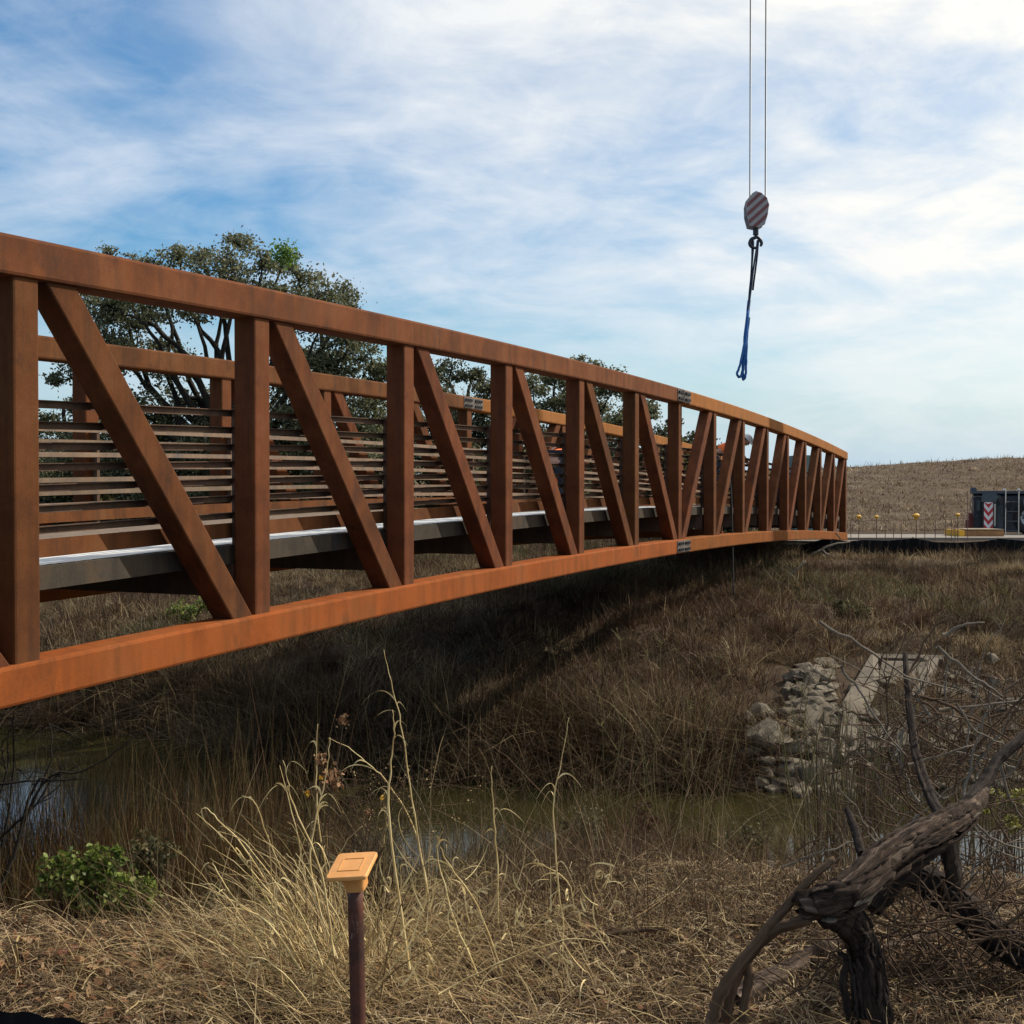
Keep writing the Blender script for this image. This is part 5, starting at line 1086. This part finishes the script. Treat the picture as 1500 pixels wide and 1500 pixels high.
big_rocks = [(1163, 1118, 46, 20, 'flat pale boulder near the waterline, widest of the stone pile'), (1165, 1092, 38, 22, 'dark boulder just above the flat pale boulder'), (1208, 1100, 44, 24, 'tan boulder with a sunlit top beside the reeds'),
             (1190, 1135, 46, 44, 'tallest upright boulder at the foot of the stone pile'), (1128, 1140, 16, 20, 'small upright pale stone at the water edge, leftmost of the pile'), (1145, 1148, 18, 14, 'small squarish stone in the water edge'),
             (1192, 1070, 36, 20, 'rounded boulder with a pale crown in the middle of the pile'), (1212, 1062, 26, 34, 'leaning slab stone below the left flume wall'), (1176, 1078, 22, 18, 'small round stone left of the leaning slab'),
             (1120, 1080, 56, 44, 'large dark brown boulder in shade at the left of the pile'), (1150, 1045, 30, 22, 'dull stone in shade above the dark boulder'), (1242, 1086, 34, 26, 'boulder under the foot of the left flume wall'),
             (1240, 1140, 30, 30, 'boulder half hidden behind the reed canes'), (1272, 1130, 26, 24, 'grey stone right of the reed canes'), (1362, 1095, 26, 18, 'pale stone on the right bank below the headwall'), (1387, 990, 24, 14, 'pale stone above the right flume wall'),
             (1425, 985, 26, 10, 'flat pale stone at the right of the headwall'), (1452, 1000, 28, 16, 'grey flat stone near the right edge'), (1375, 1060, 50, 22, 'long grey ledge stone on the right bank')]
for q in big_rocks: place_rock(q[0], q[1], q[2], q[3], 0, q[4])
for j in range(7):
    for i in range(2):
        place_rock(1178 + i * 30 + rng.normal(0, 3), 975 + j * 10 + rng.normal(0, 1.5), 34 + rng.normal(0, 4), 11, 0, 'flat stone in the stacked dark column above the riprap', 'flat stacked stones above the riprap', 0)
for k in range(150):
    x = rng.normal(1190, 46); y = rng.uniform(985, 1168)
    if x < 1095 or x > 1300 or (x < 1140 and y < 1040): continue
    place_rock(x, y, rng.uniform(14, 40), rng.uniform(11, 24))
for k in range(48):
    x = rng.uniform(1310, 1500); y = rng.uniform(965, 1180); place_rock(x, y, rng.uniform(12, 32), rng.uniform(8, 18), 0, 'grey stone among dry brush on the right bank', 'stones on the right bank')
for k, (x, y, a, b_) in enumerate([(210, 1040, 26, 16), (262, 1032, 14, 9), (185, 1050, 14, 8), (150, 1040, 12, 8), (230, 1045, 14, 8)]): place_rock(x, y, a, b_, 0, 'pale stone at the far waterline below the left part of the bridge', 'stones at the left waterline')
def prism(name, quad_px, Y_list, thick, m, parent, off):
    A = [pt(x, y, hit(x, min(y, 1150))[1] - .22) - off for (x, y) in quad_px]; n_ = np.cross(A[1] - A[0], A[2] - A[0]); n_ /= np.linalg.norm(n_); n_ *= thick * (1 if n_[1] > 0 else -1)
    V = [tuple(a) for a in A] + [tuple(a + n_) for a in A]; n = len(A)
    return mesh(name, V, [tuple(range(n))[::-1], tuple(range(n, 2 * n))] + [(i, (i + 1) % n, n + (i + 1) % n, n + i) for i in range(n)], m, parent)
fl = empty('concrete_outfall', tuple(hit(1260, 1060)), label='old concrete outfall with sloping wing walls and headwall in the far bank', cat='outfall'); fo2 = np.array(fl.location)
prism('wing_wall', [(1278, 962), (1286, 963), (1245, 1035), (1228, 1036)], [20.6, 20.3, 16.8, 17.2], .16, M['concrete'], fl, fo2)
prism('wall_face', [(1286, 963), (1288, 1005), (1238, 1110), (1245, 1035)], [20.31, 19.9, 16.1, 16.79], .12, M['concrete'], fl, fo2)
prism('footing', [(1178, 1032), (1246, 1036), (1240, 1062), (1180, 1060)], [17.0, 16.7, 16.7, 17.0], .3, M['concrete'], fl, fo2)
prism('wing_wall', [(1364, 963), (1376, 963), (1352, 1018), (1332, 1018)], [20.2, 20.4, 17.3, 17.1], .16, M['concrete'], fl, fo2)
prism('headwall', [(1278, 957), (1382, 960), (1382, 966), (1278, 963)], [20.6, 20.6, 20.6, 20.6], .2, M['concrete'], fl, fo2)
prism('apron', [(1292, 968), (1362, 968), (1330, 1090), (1240, 1100)], [20.8, 20.8, 16.6, 16.5], .1, M['concrete'], fl, fo2)

# ------------------------------------------------------------------ trees
def tree(name, lab, Y, base_px, blobs, leaf, m, nleaf, spread=.9, grp=None, bright=None, r0=.32):
    b = pt(*base_px, Y); b[2] = float(G(b[0], b[1])); e = empty(name, tuple(b), label=lab, cat='tree'); 
    if grp: e['group'] = grp
    cen = np.array([0, 0, pt(base_px[0], base_px[1] - 60, Y)[2] - b[2]])
    tube_obj('trunk', [tube([(0, 0, -.3), (.1, 0, cen[2] * .4), (-.1, .1, cen[2] * .8), cen], [r0 * 1.3, r0, r0 * .9, r0 * .8], 12, 5, .06, .02)], M['bark'], e)
    C = []; tot = sum(q[2] ** 2 for q in blobs); tw = []
    for q in blobs:
        x, y, r = q[:3]; dy = q[3] if len(q) > 3 else rng.normal(0, .9); rm = r / FPX * Y; c = pt(x, y, Y + dy) - b
        mid = cen * .55 + c * .45 + rng.normal(0, .35, 3) * [1, 1, .5]; m2 = cen * .22 + c * .78 + rng.normal(0, .25, 3)
        tube_obj('branch', [tube([cen * .92, mid, m2, c], [r0 * .5, r0 * .34, r0 * .2, r0 * .08], 8, 5, .05, .03)], M['bark'], e)
        k = int(nleaf * r * r / tot); ncl = max(8, int(18 * (rm / 1.0) ** 1.6))
        cc = rng.normal(0, 1, (ncl, 3)); cc /= np.linalg.norm(cc, axis=1)[:, None]; cc *= (rng.random(ncl) ** .4)[:, None] * rm; cc[:, 2] *= .9
        sz = rng.uniform(.14, .34, ncl) * min(rm, 1.3) ** .5
        for h, s_ in zip(cc, sz):
            kk = int(k / ncl * rng.uniform(.6, 1.4)); v = rng.normal(0, 1, (kk, 3)) * s_ * np.array([1, 1, .62]); C.append(v + c + h)
            p1 = c + h * .5 + rng.normal(0, .08, 3); tw.append(tube([c * .97 + m2 * .03, p1, c + h], [r0 * .11, r0 * .07, .012], 4, 3, wob=.01))
    tube_obj('twigs', tw, M['bark'], e)['kind'] = 'stuff'
    leaf_quads(np.vstack(C), leaf, m, 'crown', None, None, e)
    if bright:
        x, y, r = bright; c = pt(x, y, Y - 1.5) - b; leaf_quads(c + rng.normal(0, r / FPX * Y * .5, (500, 3)), leaf, M['oak_bright'], 'young_foliage', None, None, e)
    return e
blo = [(160, 372, 14), (195, 385, 16), (225, 400, 22), (265, 380, 22), (300, 378, 22), (345, 358, 22), (330, 400, 30), (385, 385, 24), (420, 385, 20), (440, 405, 22), (465, 430, 26), (500, 432, 20), (512, 448, 14), (120, 430, 26), (160, 440, 34), (210, 450, 40),
       (260, 440, 36), (380, 430, 36), (420, 450, 34), (470, 470, 36), (520, 490, 30), (545, 530, 24), (560, 560, 28), (500, 540, 40), (450, 530, 40), (140, 500, 38), (200, 520, 42), (255, 530, 34), (110, 560, 26), (300, 590, 34), (350, 560, 24), (240, 610, 44), (180, 620, 44), (120, 640, 44),
       (300, 660, 40), (380, 630, 40), (440, 610, 44), (500, 610, 42), (550, 620, 38), (590, 600, 26), (400, 690, 44), (480, 680, 44), (560, 690, 40), (200, 690, 44), (90, 700, 40), (300, 730, 36)]
tree('oak_tree', 'large grey green oak behind the left half of the bridge, biggest tree', 36, (340, 740), [(a_ + rng.normal(0, 3), b_ + (0 if b_ < 400 else rng.normal(0, 6)), c_ * (1.0 if b_ < 400 else 1.2)) for a_, b_, c_ in blo], .10, M['oak_leaf'], 95000, bright=(417, 372, 17), r0=.25)
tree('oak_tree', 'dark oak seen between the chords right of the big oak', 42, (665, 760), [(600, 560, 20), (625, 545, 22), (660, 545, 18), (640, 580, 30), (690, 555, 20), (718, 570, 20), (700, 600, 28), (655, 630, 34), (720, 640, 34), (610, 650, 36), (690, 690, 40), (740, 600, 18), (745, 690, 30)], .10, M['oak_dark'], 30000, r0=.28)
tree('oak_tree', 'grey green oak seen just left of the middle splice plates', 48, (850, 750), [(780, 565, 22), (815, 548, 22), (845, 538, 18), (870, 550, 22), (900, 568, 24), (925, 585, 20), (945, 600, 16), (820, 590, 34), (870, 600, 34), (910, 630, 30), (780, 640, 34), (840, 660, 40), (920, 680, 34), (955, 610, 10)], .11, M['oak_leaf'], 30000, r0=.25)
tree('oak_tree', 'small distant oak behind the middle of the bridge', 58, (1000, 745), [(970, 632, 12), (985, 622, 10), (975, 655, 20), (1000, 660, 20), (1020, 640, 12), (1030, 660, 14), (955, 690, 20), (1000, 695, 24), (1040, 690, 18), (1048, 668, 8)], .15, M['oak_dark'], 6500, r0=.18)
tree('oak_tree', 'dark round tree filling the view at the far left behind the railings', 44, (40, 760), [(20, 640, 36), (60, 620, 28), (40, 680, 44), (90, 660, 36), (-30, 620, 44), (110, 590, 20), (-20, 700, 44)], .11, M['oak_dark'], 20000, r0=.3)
# understorey bushes at the far bank top
labs = ['dark evergreen bush at the foot of the far trees behind the left railings']
for k, x in enumerate(np.linspace(10, 1040, 24)):
    Y = 38 + 3 * (k % 3); x = x + rng.normal(0, 12); bl = [(x + rng.normal(0, 14), 772 - rng.uniform(0, 10), 38), (x + rng.normal(0, 26), 744 - rng.uniform(0, 14), 40), (x + rng.normal(0, 20), 694 - rng.uniform(0, 26), 40)]
    e = bush(bl, Y, 6500, .16, M['oak_dark'] if k % 3 else M['dull_leaf'], 'evergreen_bush', 'dark bush below the far trees, seen through the bridge railings', 'bush', 'bark'); e['group'] = 'bushes under the far trees'
for k, (x, y) in enumerate(((275, 893), (245, 905), (300, 880))):
    pass
bush([(275, 895, 20), (300, 885, 14), (250, 905, 16)], float(hit(275, 905)[1]) - .2, 900, .06, M['green_leaf'], 'ivy_patch', 'small green leafy patch on the far bank seen below the deck at left', 'bush')
bush([(1240, 895, 18), (1265, 905, 20), (1225, 880, 12)], float(hit(1245, 905)[1]) - .2, 900, .06, M['bank_green'], 'green_weed', 'dull green weed patch on the bank below the silt fence', 'weed')
# bleached branches on the far bank by the bridge end
for k, (P, lab) in enumerate((([(1185, 815), (1200, 806), (1222, 797), (1245, 794)], 'long bleached branch leaning up on the silt fence'), ([(1203, 805), (1212, 812), (1220, 816)], 'short bleached branch crossing below the bridge end'), ([(1150, 850), (1165, 835), (1180, 822)], 'pale branch at the edge of the bridge shadow'))):
    A = pxpath(P, min(33.2, float(hit(*P[0])[1])) - .25); b = A[0]; o = tube_obj('bleached_branch', [tube([a - b for a in A], [.035, .03, .026, .014][:len(A)], 6, 4, .05, .01)], M['grey_twig']); o.location = tuple(b); tag(o, lab, 'branch')
